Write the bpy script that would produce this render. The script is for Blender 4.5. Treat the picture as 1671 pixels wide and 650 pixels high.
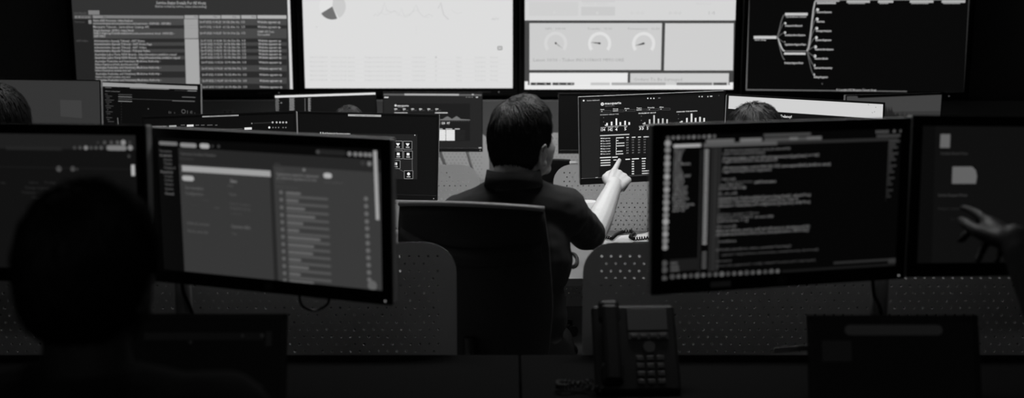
import bpy, bmesh, math, random
import numpy as np
from mathutils import Vector, Matrix, Euler, geometry, noise

for _o in list(bpy.data.objects):
    bpy.data.objects.remove(_o)
S = bpy.context.scene
COL = S.collection
R = math.radians

# ------------------------------------------------------------------ camera
F_PX, CX, CY, HZ = 1580.0, 835.5, 325.0, 92.0      # 1671 x 650 frame
PITCH = math.atan((CY - HZ) / F_PX)
CAM = Vector((0, 0, 1.45))
cd = bpy.data.cameras.new('camera')
cam = bpy.data.objects.new('camera', cd); COL.objects.link(cam)
cam.location = CAM
cam.rotation_euler = (math.pi / 2 - PITCH, 0, 0)
cd.sensor_width = 36.0
cd.lens = F_PX / 1671.0 * 36.0
cd.clip_start = 0.05
cd.dof.use_dof = True
cd.dof.focus_distance = 3.5
cd.dof.aperture_fstop = 2.2
S.camera = cam

# ------------------------------------------------------------------ world, light, exposure
w = bpy.data.worlds.new('world'); S.world = w; w.use_nodes = True
w.node_tree.nodes['Background'].inputs[0].default_value = (1, 1, 1, 1)
w.node_tree.nodes['Background'].inputs[1].default_value = 0.0
S.view_settings.view_transform = 'Standard'
S.view_settings.look = 'None'
S.view_settings.exposure = 0.0
S.view_settings.gamma = 1.0
S.view_settings.use_curve_mapping = False

# ceiling lamps and one added rear fill: x, y, watts, spread (deg), emission of the diffuser, label
LAMPS = [
    (0.25, 2.90, 15.0, 96, 6, 'long white ceiling light panel above the pointing man'),
    (-1.15, 2.90, 4.5, 90, 2.0, 'long ceiling light panel above the left half of the middle desks'),
    (1.60, 2.90, 2.0, 90, 1.5, 'long ceiling light panel above the right half of the middle desks'),
    (0.00, 4.90, 22.0, 110, 3, 'long ceiling light panel in front of the middle of the video wall'),
    (-1.60, 4.90, 7.0, 90, 2, 'long ceiling light panel in front of the left end of the video wall'),
    (0.00, -0.90, 2.9, 170, 0.6, 'added unseen fill light panel behind the viewer, near the rear wall'),  # unseen lamp, added to brighten the front desk panels
]

def lin(v):
    v = v / 255.0
    return v / 12.92 if v <= 0.04045 else ((v + 0.055) / 1.055) ** 2.4

# ------------------------------------------------------------------ materials
def mat(name, g, rough=0.6, metal=0.0, bump=0.0, bscale=200.0, var=0.0, spec=0.4, sheen=0.0, coat=0.0):
    m = bpy.data.materials.new(name); m.use_nodes = True
    nt = m.node_tree; b = nt.nodes['Principled BSDF']
    b.inputs['Base Color'].default_value = (g, g, g, 1)
    b.inputs['Roughness'].default_value = rough
    b.inputs['Metallic'].default_value = metal
    b.inputs['Specular IOR Level'].default_value = spec
    b.inputs['Coat Weight'].default_value = coat
    if bump or var:
        tc = nt.nodes.new('ShaderNodeTexCoord')
        nz = nt.nodes.new('ShaderNodeTexNoise')
        nz.inputs['Scale'].default_value = bscale; nz.inputs['Detail'].default_value = 3
        nt.links.new(tc.outputs['Object'], nz.inputs['Vector'])
        if bump:
            bp = nt.nodes.new('ShaderNodeBump'); bp.inputs['Strength'].default_value = bump
            bp.inputs['Distance'].default_value = 0.002
            nt.links.new(nz.outputs['Fac'], bp.inputs['Height'])
            nt.links.new(bp.outputs['Normal'], b.inputs['Normal'])
        if var:
            cr = nt.nodes.new('ShaderNodeMapRange')
            cr.inputs['To Min'].default_value = g * (1 - var); cr.inputs['To Max'].default_value = g * (1 + var)
            nt.links.new(nz.outputs['Fac'], cr.inputs['Value'])
            nt.links.new(cr.outputs['Result'], b.inputs['Base Color'])
    return m

M = dict(
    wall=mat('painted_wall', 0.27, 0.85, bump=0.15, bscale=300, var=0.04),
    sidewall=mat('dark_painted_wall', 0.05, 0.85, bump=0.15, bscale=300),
    ceiling=mat('ceiling_paint', 0.12, 0.9, bump=0.2, bscale=90),
    carpet=mat('dark_carpet', 0.012, 0.95, bump=0.8, bscale=900, var=0.3),
    skirting=mat('dark_skirting', 0.03, 0.5),
    plastic=mat('black_plastic', 0.008, 0.45, spec=0.25, bump=0.05, bscale=900),
    shell=mat('charcoal_plastic', 0.055, 0.45, bump=0.05, bscale=900),
    cover=mat('grey_back_cover', 0.42, 0.5, bump=0.05, bscale=900),
    paleleg=mat('pale_painted_metal', 0.75, 0.5),
    glossy=mat('dark_screen_surface', 0.005, 0.5, spec=0.12),
    metal=mat('painted_grey_metal', 0.30, 0.4, metal=0.3),
    panel=mat('powder_coated_perforated_metal', 0.54, 0.6, bump=0.06, bscale=500, var=0.03),
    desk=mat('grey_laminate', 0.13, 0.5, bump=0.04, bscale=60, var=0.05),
    deskshade=mat('shaded_laminate', 0.002, 0.8, spec=0.04, bump=0.04, bscale=60),  # desk laminate darkened in its colour to imitate the foreground falling into shade
    deskedge=mat('darker_edge_band', 0.05, 0.5),
    chairfab=mat('black_mesh_fabric', 0.012, 0.9, bump=0.6, bscale=700),
    chairedge=mat('chair_top_piping', 0.16, 0.55),
    shirt=mat('black_cotton', 0.010, 0.9, bump=0.4, bscale=1200),
    trousers=mat('dark_trousers', 0.004, 0.9, spec=0.1, bump=0.4, bscale=900),
    shoe=mat('black_leather', 0.01, 0.4),
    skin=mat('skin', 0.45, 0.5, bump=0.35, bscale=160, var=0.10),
    skinshade=mat('shaded_skin', 0.055, 0.5, bump=0.3, bscale=160, var=0.08),  # skin copy darkened in its colour to imitate foreground shade
    hair=mat('dark_hair', 0.0085, 0.5, spec=0.25),
    paper=mat('white_paper', 0.72, 0.8, var=0.02),
    cup=mat('white_ceramic', 0.7, 0.3),
    white=mat('white_card_box', 0.6, 0.7),
    eye=mat('eye_white', 0.4, 0.2),
    logo=mat('logo_print', 0.16, 0.4),
    keycap=mat('grey_keys', 0.018, 0.5),
    tag=mat('paper_label', 0.30, 0.6),
)

def glow_mat():
    m = bpy.data.materials.new('screen_content'); m.use_nodes = True
    nt = m.node_tree; b = nt.nodes['Principled BSDF']
    b.inputs['Base Color'].default_value = (0.006, 0.006, 0.006, 1)
    b.inputs['Roughness'].default_value = 0.5
    b.inputs['Specular IOR Level'].default_value = 0.12
    b.inputs['Emission Color'].default_value = (1, 1, 1, 1)
    at = nt.nodes.new('ShaderNodeAttribute'); at.attribute_name = 'glow'
    nt.links.new(at.outputs['Fac'], b.inputs['Emission Strength'])
    return m
M['glow'] = glow_mat()
M['glow_small'] = glow_mat(); M['glow_small'].name = 'screen_fine_content'
M['glow_small'].cycles.emission_sampling = 'NONE'

def emit_mat(name, strength):
    m = bpy.data.materials.new(name); m.use_nodes = True
    b = m.node_tree.nodes['Principled BSDF']
    b.inputs['Emission Color'].default_value = (1, 1, 1, 1)
    b.inputs['Emission Strength'].default_value = strength
    b.inputs['Base Color'].default_value = (.6, .6, .6, 1)
    m.cycles.emission_sampling = 'NONE'
    return m

# ------------------------------------------------------------------ helpers
def link(name, me, parent=None, mt=None, smooth=False):
    o = bpy.data.objects.new(name, me); COL.objects.link(o)
    if mt is not None:
        me.materials.clear(); me.materials.append(mt)
    if smooth:
        me.polygons.foreach_set('use_smooth', [True] * len(me.polygons))
    if parent is not None:
        o.parent = parent
    return o

def empty(name, loc, rz=0.0, label=None, cat=None, group=None, kind=None):
    o = bpy.data.objects.new(name, None); COL.objects.link(o)
    o.location = loc; o.rotation_euler = (0, 0, rz); o.empty_display_size = 0.1
    tag(o, label, cat, group, kind)
    return o

def tag(o, label=None, cat=None, group=None, kind=None):
    if label: o['label'] = label
    if cat: o['category'] = cat
    if group: o['group'] = group
    if kind: o['kind'] = kind
    return o

class MB:
    """collects shapes in one bmesh"""
    def __init__(s): s.bm = bmesh.new()
    def _xf(s, vs, m):
        if m is not None: bmesh.ops.transform(s.bm, matrix=m, verts=vs)
    def box(s, c, d, bevel=0.0, m=None, seg=2):
        r = bmesh.ops.create_cube(s.bm, size=1.0)
        vs = r['verts']
        bmesh.ops.transform(s.bm, matrix=Matrix.Translation(c) @ Matrix.Diagonal((*d, 1)), verts=vs)
        if bevel:
            es = list({e for v in vs for e in v.link_edges})
            q = bmesh.ops.bevel(s.bm, geom=es, offset=bevel, segments=seg, affect='EDGES', profile=0.5)
            vs = list({v for f in q['faces'] for v in f.verts} | {v for v in vs if v.is_valid})
        s._xf(vs, m); return s
    def cyl(s, p0, p1, r0, r1=None, n=16, cap=True):
        p0 = Vector(p0); p1 = Vector(p1); r1 = r0 if r1 is None else r1
        d = p1 - p0
        q = bmesh.ops.create_cone(s.bm, cap_ends=cap, segments=n, radius1=r0, radius2=r1, depth=d.length)
        m = Matrix.Translation((p0 + p1) / 2) @ d.to_track_quat('Z', 'Y').to_matrix().to_4x4()
        s._xf(q['verts'], m); return s
    def sph(s, c, r, n=12, m=None):
        q = bmesh.ops.create_uvsphere(s.bm, u_segments=n * 2, v_segments=n, radius=1.0)
        rr = r if hasattr(r, '__len__') else (r, r, r)
        mm = Matrix.Translation(c) @ (m if m is not None else Matrix()) @ Matrix.Diagonal((*rr, 1))
        s._xf(q['verts'], mm); return s
    def tube(s, pts, r, n=8, closed=False):
        pts = [Vector(p) for p in pts]
        k = len(pts); rings = []
        rad = r if hasattr(r, '__len__') else [r] * k
        up = Vector((0, 0, 1)); prev = None
        for i, p in enumerate(pts):
            a = pts[(i - 1) % k] if (closed or i > 0) else p
            b = pts[(i + 1) % k] if (closed or i < k - 1) else p
            t = (b - a).normalized()
            if prev is None:
                u = t.cross(up)
                if u.length < 1e-3: u = t.cross(Vector((1, 0, 0)))
            else:
                u = prev - t * prev.dot(t)
                if u.length < 1e-6: u = t.orthogonal()
            u.normalize(); prev = u; v = t.cross(u)
            rings.append([s.bm.verts.new(p + (u * math.cos(2 * math.pi * j / n) + v * math.sin(2 * math.pi * j / n)) * rad[i]) for j in range(n)])
        for i in range(k if closed else k - 1):
            A = rings[i]; B = rings[(i + 1) % k]
            for j in range(n):
                s.bm.faces.new((A[j], A[(j + 1) % n], B[(j + 1) % n], B[j]))
        if not closed:
            s.bm.faces.new(rings[0][::-1]); s.bm.faces.new(rings[-1])
        return s
    def prism(s, pts, y0, y1):
        """polygon in the xz plane pushed along y"""
        a = [s.bm.verts.new((p[0], y0, p[1])) for p in pts]
        b = [s.bm.verts.new((p[0], y1, p[1])) for p in pts]
        n = len(pts)
        s.bm.faces.new(a); s.bm.faces.new(b[::-1])
        for i in range(n):
            s.bm.faces.new((a[i], b[i], b[(i + 1) % n], a[(i + 1) % n]))
        return s
    def lathe(s, prof, n=24, c=(0, 0, 0)):
        rings = []
        for r, z in prof:
            rings.append([s.bm.verts.new((c[0] + r * math.cos(2 * math.pi * j / n), c[1] + r * math.sin(2 * math.pi * j / n), c[2] + z)) for j in range(n)])
        for A, B in zip(rings, rings[1:]):
            for j in range(n):
                s.bm.faces.new((A[j], A[(j + 1) % n], B[(j + 1) % n], B[j]))
        s.bm.faces.new(rings[0][::-1]); s.bm.faces.new(rings[-1])
        return s
    def mesh(s, name):
        bmesh.ops.recalc_face_normals(s.bm, faces=s.bm.faces[:])
        me = bpy.data.meshes.new(name); s.bm.to_mesh(me); s.bm.free(); return me
    def build(s, name, mt, parent=None, smooth=False):
        return link(name, s.mesh(name), parent, mt, smooth)

def bx(name, c, d, mt, parent=None, bevel=0.0):
    return MB().box(c, d, bevel).build(name, mt, parent)

def copy_tree(o, parent=None, keep=None):
    c = o.copy(); COL.objects.link(c); c.parent = parent
    for ch in list(o.children):
        copy_tree(ch, c)
    return c

# measuring aids: a photograph pixel seen at world depth y
_fw = Vector((0, math.cos(PITCH), -math.sin(PITCH))); _up = Vector((0, math.sin(PITCH), math.cos(PITCH)))
def ray(px, py):
    return _fw + Vector((1, 0, 0)) * ((px - CX) / F_PX) + _up * ((CY - py) / F_PX)
def at(px, py, y):
    d = ray(px, py); return CAM + d * ((y - CAM.y) / d.y)

# ------------------------------------------------------------------ the room shell
Y_BACK, Z_CEIL, X_SIDE, Y_REAR = 7.0, 2.8, 4.2, -1.6
tag(bx('floor', (0, 2.7, -0.05), (8.6, 8.8, 0.1), M['carpet']), kind='structure')
tag(bx('ceiling', (0, 2.7, Z_CEIL + 0.05), (8.6, 8.8, 0.1), M['ceiling']), kind='structure')
tag(bx('wall_back', (0, Y_BACK + 0.05, Z_CEIL / 2), (8.6, 0.1, Z_CEIL), M['wall']), kind='structure')
tag(bx('trim_1', (0, 6.80, 1.153 / 2), (8.4, 0.40, 1.153), M['wall'], bevel=0.004), kind='structure')
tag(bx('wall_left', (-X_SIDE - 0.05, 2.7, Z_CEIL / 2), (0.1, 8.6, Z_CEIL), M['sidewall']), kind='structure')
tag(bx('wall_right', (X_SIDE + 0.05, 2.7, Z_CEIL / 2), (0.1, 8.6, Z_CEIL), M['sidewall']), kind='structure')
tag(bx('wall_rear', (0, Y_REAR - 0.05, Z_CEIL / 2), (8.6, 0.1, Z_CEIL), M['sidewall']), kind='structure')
tag(bx('baseboard_back', (0, 6.592, 0.05), (8.4, 0.016, 0.1), M['skirting'], bevel=0.003), kind='structure')
tag(bx('baseboard_left', (-X_SIDE + 0.008, 2.7, 0.05), (0.016, 8.5, 0.1), M['skirting'], bevel=0.003), kind='structure')
tag(bx('baseboard_right', (X_SIDE - 0.008, 2.7, 0.05), (0.016, 8.5, 0.1), M['skirting'], bevel=0.003), kind='structure')

# ------------------------------------------------------------------ ceiling lamps
for (x, y, wt, sp, em, lab) in LAMPS:
    t = empty('ceiling_light', (x, y, Z_CEIL), 0, lab, 'ceiling light', 'long ceiling light panels')
    fr = MB()
    for sx in (-1, 1):
        fr.box((sx * 0.61, 0, -0.02), (0.02, 0.32, 0.04), 0.003)
        fr.box((0, sx * 0.15, -0.02), (1.24, 0.02, 0.04), 0.003)
    fr.build('frame', M['metal'], t)
    bx('diffuser', (0, 0, -0.014), (1.20, 0.28, 0.012), emit_mat('lamp_diffuser', em * 0.2), t)
    ld = bpy.data.lights.new('light_panel', 'AREA'); ld.shape = 'RECTANGLE'
    ld.size = 1.18; ld.size_y = 0.26; ld.energy = wt; ld.spread = R(sp)
    lo = bpy.data.objects.new('light_panel', ld); COL.objects.link(lo)
    lo.location = (0, 0, -0.03); lo.parent = t

# ------------------------------------------------------------------ desks with perforated panels
HP, HR, HRAD = 0.02275, 0.0183, 0.0031
def perforated(width, z0, z1, thick=0.0006, rc=0.075):
    """sheet in the xz plane, x from 0 to width, real punched holes in staggered rows"""
    bm = bmesh.new()
    mx = 0.0235; nx = int((width - 2 * mx) / HP); rx0 = (width - nx * HP) / 2; rx1 = rx0 + nx * HP
    nz = int((z1 - z0 - 0.055) / HR); rz1 = z1 - 0.025; rz0 = rz1 - nz * HR
    outl = []
    for (cx, cz, a0, r) in ((width - rc, z1 - rc, 0, rc), (rc, z1 - rc, 90, rc), (0.02, z0 + 0.02, 180, 0.02), (width - 0.02, z0 + 0.02, 270, 0.02)):
        for k in range(9):
            a = R(a0 + 90 * k / 8); outl.append((cx + r * math.cos(a), cz + r * math.sin(a)))
    fv = {}
    def V(x, z):
        k = (round(x, 5), round(z, 5))
        if k not in fv: fv[k] = (bm.verts.new((x, 0, z)), bm.verts.new((x, thick, z)))
        return fv[k]
    def face(ps):
        q = [V(*p) for p in ps]
        bm.faces.new([a for a, b in q]); bm.faces.new([b for a, b in q][::-1])
    def wall(ps):
        q = [V(*p) for p in ps]
        for i in range(len(q)):
            a, b = q[i], q[(i + 1) % len(q)]
            bm.faces.new((a[0], b[0], b[1], a[1]))
    inner = []
    for i in range(nx * 2): inner.append((rx0 + i * HP / 2, rz0))
    for j in range(nz): inner.append((rx1, rz0 + j * HR))
    for i in range(nx * 2): inner.append((rx1 - i * HP / 2, rz1))
    for j in range(nz): inner.append((rx0, rz1 - j * HR))
    tri = geometry.tessellate_polygon([[Vector((x, z, 0)) for x, z in outl], [Vector((x, z, 0)) for x, z in inner[::-1]]])
    allp = outl + inner[::-1]
    for t in tri:
        face([allp[i] for i in t])
    wall(outl)
    for j in range(nz):
        za = rz1 - (j + 1) * HR; zb = rz1 - j * HR; zc = (za + zb) / 2
        off = 0 if j % 2 == 0 else HP / 2
        cells = nx if j % 2 == 0 else nx - 1
        if j % 2:
            face([(rx0, za), (rx0 + HP / 2, za), (rx0 + HP / 2, zb), (rx0, zb)])
            face([(rx1 - HP / 2, za), (rx1, za), (rx1, zb), (rx1 - HP / 2, zb)])
        for i in range(cells):
            xa = rx0 + off + i * HP; xb = xa + HP; xc = xa + HP / 2
            if j % 2 == 0 and (i == 0 or i == cells - 1) and j == 0 and False: pass
            rect = [(xb, zc), (xb, zb), (xc, zb), (xa, zb), (xa, zc), (xa, za), (xc, za), (xb, za)]
            octo = [(xc + HRAD * math.cos(R(45 * k)), zc + HRAD * math.sin(R(45 * k))) for k in range(8)]
            for k in range(8):
                face([rect[k], rect[(k + 1) % 8], octo[(k + 1) % 8], octo[k]])
            wall(octo)
    bmesh.ops.recalc_face_normals(bm, faces=bm.faces[:])
    me = bpy.data.meshes.new('perforated_panel'); bm.to_mesh(me); bm.free()
    me.materials.append(M['panel'])
    return me

DW, DZ = 2.02, 0.73
panel_me = perforated(DW - 0.155, 0.40, 1.005)
GAP_L, GAP_R, MID = -0.135, 0.172, 0.0185
def desk(side, y0, y1, label, group, top='desk'):
    # side -1: the desk left of the middle joint, +1: right of it
    t = empty('desk', (MID + side * DW / 2, (y0 + y1) / 2, 0), 0, label, 'desk', group)
    d = y1 - y0 - 0.02
    MB().box((0, -0.01, DZ - 0.0135), (DW - 0.004, d, 0.027), 0.003).build('desktop', M[top], t)
    bx('edge_band', (0, -d / 2 - 0.0115, DZ - 0.0135), (DW - 0.004, 0.002, 0.025), M['deskedge'], t)
    for sx in (-1, 1):
        lg = MB()
        x = sx * (DW / 2 - 0.12)
        lg.box((x, d / 2 - 0.10, 0.36), (0.05, 0.05, 0.68), 0.004)
        lg.box((x, -d / 2 + 0.12, 0.36), (0.05, 0.05, 0.68), 0.004)
        lg.box((x, 0, 0.68), (0.045, d - 0.2, 0.04), 0.004)
        lg.box((x, 0, 0.02), (0.06, d - 0.1, 0.03), 0.004)
        lg.build('leg_frame', M['metal'], t)
    bx('cable_tray', (0, d / 2 - 0.16, 0.60), (DW - 0.5, 0.12, 0.05), M['shell'], t, 0.004)
    p = link('perforated_panel', panel_me, t)
    xl = (MID - DW) if side < 0 else GAP_R
    if side < 0: xl = GAP_L - (DW - 0.155)
    p.location = (xl - t.location.x, y1 - 0.001 - t.location.y, 0)
    return t

ROWS = [(1.42, 2.30, 'front'), (3.10, 4.00, 'middle'), (4.80, 5.70, 'far')]
for y0, y1, nm in ROWS:
    fin, tp = ('shade-darkened', 'deskshade') if nm == 'front' else ('grey', 'desk')  # front desk tops carry the foreground shade in their colour
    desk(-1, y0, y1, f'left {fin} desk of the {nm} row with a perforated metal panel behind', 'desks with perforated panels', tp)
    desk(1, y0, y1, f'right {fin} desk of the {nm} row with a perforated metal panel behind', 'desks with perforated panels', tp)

# ------------------------------------------------------------------ screens and their content
def frame_matrix(c, yaw, tilt, roll):
    return Matrix.Translation(c) @ Matrix.Rotation(R(yaw), 4, 'Z') @ Matrix.Rotation(R(tilt), 4, 'X') @ Matrix.Rotation(R(roll), 4, 'Y')

_glyph = {}
def glyph_text(s, bold=False):
    """text laid out in the built-in font; returns verts (Nx2), faces, width"""
    k = (s, bold)
    if k in _glyph: return _glyph[k]
    cu = bpy.data.curves.new('t', 'FONT'); cu.body = s; cu.size = 1.0; cu.resolution_u = 1; cu.fill_mode = 'FRONT'
    if bold: cu.offset = 0.018
    o = bpy.data.objects.new('t', cu); me = bpy.data.meshes.new_from_object(o)
    v = np.empty(len(me.vertices) * 3); me.vertices.foreach_get('co', v); v = v.reshape(-1, 3)[:, :2]
    fs = [tuple(p.vertices) for p in me.polygons]
    bpy.data.objects.remove(o); bpy.data.curves.remove(cu); bpy.data.meshes.remove(me)
    if len(v): v[:, 0] -= v[:, 0].min()
    _glyph[k] = (v, fs, v[:, 0].max() if len(v) else 1.0)
    return _glyph[k]

class Canvas:
    """flat content lying on one screen; places are measured in photograph pixels and turned into metres on the screen's plane"""
    def __init__(s, mw, W, H, lift, dim=1.0):
        s.mw = mw; s.inv = mw.inverted(); s.W, s.H = W, H; s.lift = lift; s.dim = dim
        s.items = {'big': ([], [], []), 'small': ([], [], []), 'text': ([], [], [])}
        s.boxes = []
        n = (mw.to_3x3() @ Vector((0, -1, 0)))
        s.n = n; s.o = mw @ Vector((0, -lift, 0))
    def uv(s, px, py):
        d = ray(px, py); t = (s.o - CAM).dot(s.n) / d.dot(s.n)
        q = s.inv @ (CAM + d * t); return q.x, q.z
    def scale(s, px, py):
        a = s.uv(px, py); b = s.uv(px, py + 1); return abs(a[1] - b[1])
    def _layer(s, b):
        L = 0
        for (c, l) in s.boxes:
            if c[0] < b[2] and c[2] > b[0] and c[1] < b[3] and c[3] > b[1]: L = max(L, l + 1)
        s.boxes.append((b, L)); return L
    def _add(s, kind, vs, fs, val):
        vs = [(min(max(x, -s.W / 2), s.W / 2), min(max(z, -s.H / 2), s.H / 2)) for x, z in vs]
        xs = [v[0] for v in vs]; zs = [v[1] for v in vs]
        e = 1e-4
        L = s._layer((min(xs) + e, min(zs) + e, max(xs) - e, max(zs) - e))
        y = -s.lift - 0.00025 * (L + 1)
        V, Fc, G = s.items[kind]; n = len(V)
        V += [(x, y, z) for x, z in vs]; Fc += [tuple(i + n for i in f) for f in fs]; G += [lin(val) * s.dim] * len(fs)
    def poly(s, pts, val, kind='small'):
        q = [s.uv(*p) for p in pts]; s._add(kind, q, [tuple(range(len(q)))], val)
    def uvrect(s, u0, v0, u1, v1, val, kind='big'):
        s._add(kind, [(u0, v0), (u1, v0), (u1, v1), (u0, v1)], [(0, 1, 2, 3)], val)
    def fill(s, val): s.uvrect(-s.W / 2, -s.H / 2, s.W / 2, s.H / 2, val)
    def rect(s, x0, y0, x1, y1, val, kind='small'):
        """upright rectangle on the screen whose top-left and bottom-right are given"""
        a = s.uv(x0, y0); b = s.uv(x1, y1); s.uvrect(min(a[0], b[0]), min(a[1], b[1]), max(a[0], b[0]), max(a[1], b[1]), val, kind)
    def bar(s, x0, y0, x1, h, val, rnd=False):
        """row on the screen: starts at its left middle, runs level on the screen to picture column x1"""
        u0, v = s.uv(x0, y0); y = y0
        for _ in range(3):
            u1, v1 = s.uv(x1, y); y += (v1 - v) / s.scale(x1, y)
        u1, _v = s.uv(x1, y)
        hh = h * s.scale(x0, y0) / 2
        if rnd:
            r = min(hh, abs(u1 - u0) / 2); pts = []
            for cx, cz, a0 in ((u1 - r, v + hh - r, 0), (u0 + r, v + hh - r, 90), (u0 + r, v - hh + r, 180), (u1 - r, v - hh + r, 270)):
                for k in range(4):
                    a = R(a0 + 30 * k); pts.append((cx + r * math.cos(a), cz + r * math.sin(a)))
            s._add('small', pts, [tuple(range(len(pts)))], val)
        else:
            s._add('small', [(u0, v - hh), (u1, v - hh), (u1, v + hh), (u0, v + hh)], [(0, 1, 2, 3)], val)
    def disc(s, x, y, r, val, n=12):
        u, v = s.uv(x, y); rr = r * s.scale(x, y)
        s._add('small', [(u + rr * math.cos(2 * math.pi * k / n), v + rr * math.sin(2 * math.pi * k / n)) for k in range(n)], [tuple(range(n))], val)
    def ring(s, x, y, r0, r1, a0, a1, val, n=20):
        u, v = s.uv(x, y); k = s.scale(x, y); vs = []; fs = []
        for i in range(n + 1):
            a = R(a0 + (a1 - a0) * i / n)
            vs += [(u + r0 * k * math.cos(a), v + r0 * k * math.sin(a)), (u + r1 * k * math.cos(a), v + r1 * k * math.sin(a))]
        for i in range(n): fs.append((2 * i, 2 * i + 1, 2 * i + 3, 2 * i + 2))
        s._add('small', vs, fs, val)
    def line(s, pts, w, val):
        q = [Vector(s.uv(*p)) for p in pts]; k = s.scale(*pts[0]) * w / 2; vs = []; fs = []
        for i, p in enumerate(q):
            t = (q[min(i + 1, len(q) - 1)] - q[max(i - 1, 0)])
            t = t.normalized() if t.length > 1e-9 else Vector((1, 0)); nn = Vector((-t.y, t.x)) * k
            vs += [tuple(p + nn), tuple(p - nn)]
        for i in range(len(q) - 1): fs.append((2 * i, 2 * i + 1, 2 * i + 3, 2 * i + 2))
        s._add('small', vs, fs, val)
    def frame(s, x0, y0, x1, y1, w, val):
        s.line([(x0, y0), (x1, y0)], w, val); s.line([(x0, y1), (x1, y1)], w, val)
        s.line([(x0, y0), (x0, y1)], w, val); s.line([(x1, y0), (x1, y1)], w, val)
    def text(s, st, x0, y0, h, val, x1=None, bold=False):
        """h: height of a capital in picture pixels; y0: its middle"""
        v, fs, wd = glyph_text(st, bold)
        if not len(v): return
        u0, c = s.uv(x0, y0); hh = h * s.scale(x0, y0); k = hh / 0.69; kx = k
        if x1 is not None:
            u1, _ = s.uv(x1, y0); kx = (u1 - u0) / wd
        s._add('text', [(u0 + a * kx, c - hh / 2 + b * k) for a, b in v], fs, val)
    def build(s, screen, mloc):
        for kind, nm, mt in (('big', 'screen_page', 'glow'), ('small', 'screen_graphics', 'glow_small'), ('text', 'screen_text', 'glow_small')):
            V, Fc, G = s.items[kind]
            if not V: continue
            me = bpy.data.meshes.new(nm); me.from_pydata(V, [], Fc)
            a = me.attributes.new('glow', 'FLOAT', 'FACE'); a.data.foreach_set('value', G)
            me.materials.append(M[mt])
            o = link(nm, me, screen)
            if kind != 'big': o['kind'] = 'stuff'
    # a matrix is not needed: content shares the screen's own frame

def place(o, mw, root):
    o.matrix_local = root.matrix_world_inv @ mw

def rounded_rect(W, H, r, n=4):
    pts = []
    for cx, cz, a0 in ((W / 2 - r, H / 2 - r, 0), (-W / 2 + r, H / 2 - r, 90), (-W / 2 + r, -H / 2 + r, 180), (W / 2 - r, -H / 2 + r, 270)):
        for k in range(n + 1):
            a = R(a0 + 90 * k / n); pts.append((cx + r * math.cos(a), cz + r * math.sin(a)))
    return pts

def circle_logo(parent, mw, root, x, z, y, r, mt):
    m = MB()
    n = 28
    for rr0, rr1 in ((r * 0.88, r),):
        a = [m.bm.verts.new((x + rr1 * math.cos(2 * math.pi * k / n), y, z + rr1 * math.sin(2 * math.pi * k / n))) for k in range(n)]
        b = [m.bm.verts.new((x + rr0 * math.cos(2 * math.pi * k / n), y, z + rr0 * math.sin(2 * math.pi * k / n))) for k in range(n)]
        for k in range(n): m.bm.faces.new((a[k], a[(k + 1) % n], b[(k + 1) % n], b[k]))
    v, fs, wd = glyph_text('hp', True)
    k = r * 1.25 / wd; sh = 0.25
    vs = [m.bm.verts.new((x - r * 0.62 + (p[0] + sh * p[1]) * k * 0.9, y, z - r * 0.30 + p[1] * k)) for p in v]
    for f in fs:
        try: m.bm.faces.new([vs[i] for i in f])
        except ValueError: pass
    o = m.build('logo', mt, parent)
    return o

MOUNTS = {}
def monitor_arm(x, y, mons, label):
    """clamped pole with one jointed arm to each monitor's back plate"""
    t = empty('double_monitor_stand', (x, y, DZ), 0, label, 'monitor stand', 'double monitor stands clamped to the desks')
    MB().box((0, 0, 0.006), (0.10, 0.09, 0.012), 0.003).build('clamp', M['plastic'], t)
    top = max(MOUNTS[m.name].z for m in mons) - DZ + 0.03
    MB().cyl((0, 0, 0.01), (0, 0, top), 0.018, n=20).build('pole', M['metal'], t, True)
    for m in mons:
        p = MOUNTS[m.name] - Vector((x, y, DZ)); sg = 1 if p.x > 0 else -1
        k = Vector((p.x * .52, max(p.y, 0) + 0.045, p.z)); z0 = Vector((sg * 0.01, 0, p.z))
        a = MB(); a.cyl((0, 0, p.z - 0.025), (0, 0, p.z + 0.025), 0.026, n=20); a.tube([z0, k], 0.014, 10)
        a.cyl(k - Vector((0, 0, 0.03)), k + Vector((0, 0, 0.03)), 0.020, n=16); a.tube([k, p + Vector((0, 0.012, 0))], 0.012, 10)
        a.sph(p + Vector((0, 0.010, 0)), 0.018, 8); a.build('arm', M['shell'], t, True)
    return t

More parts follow.
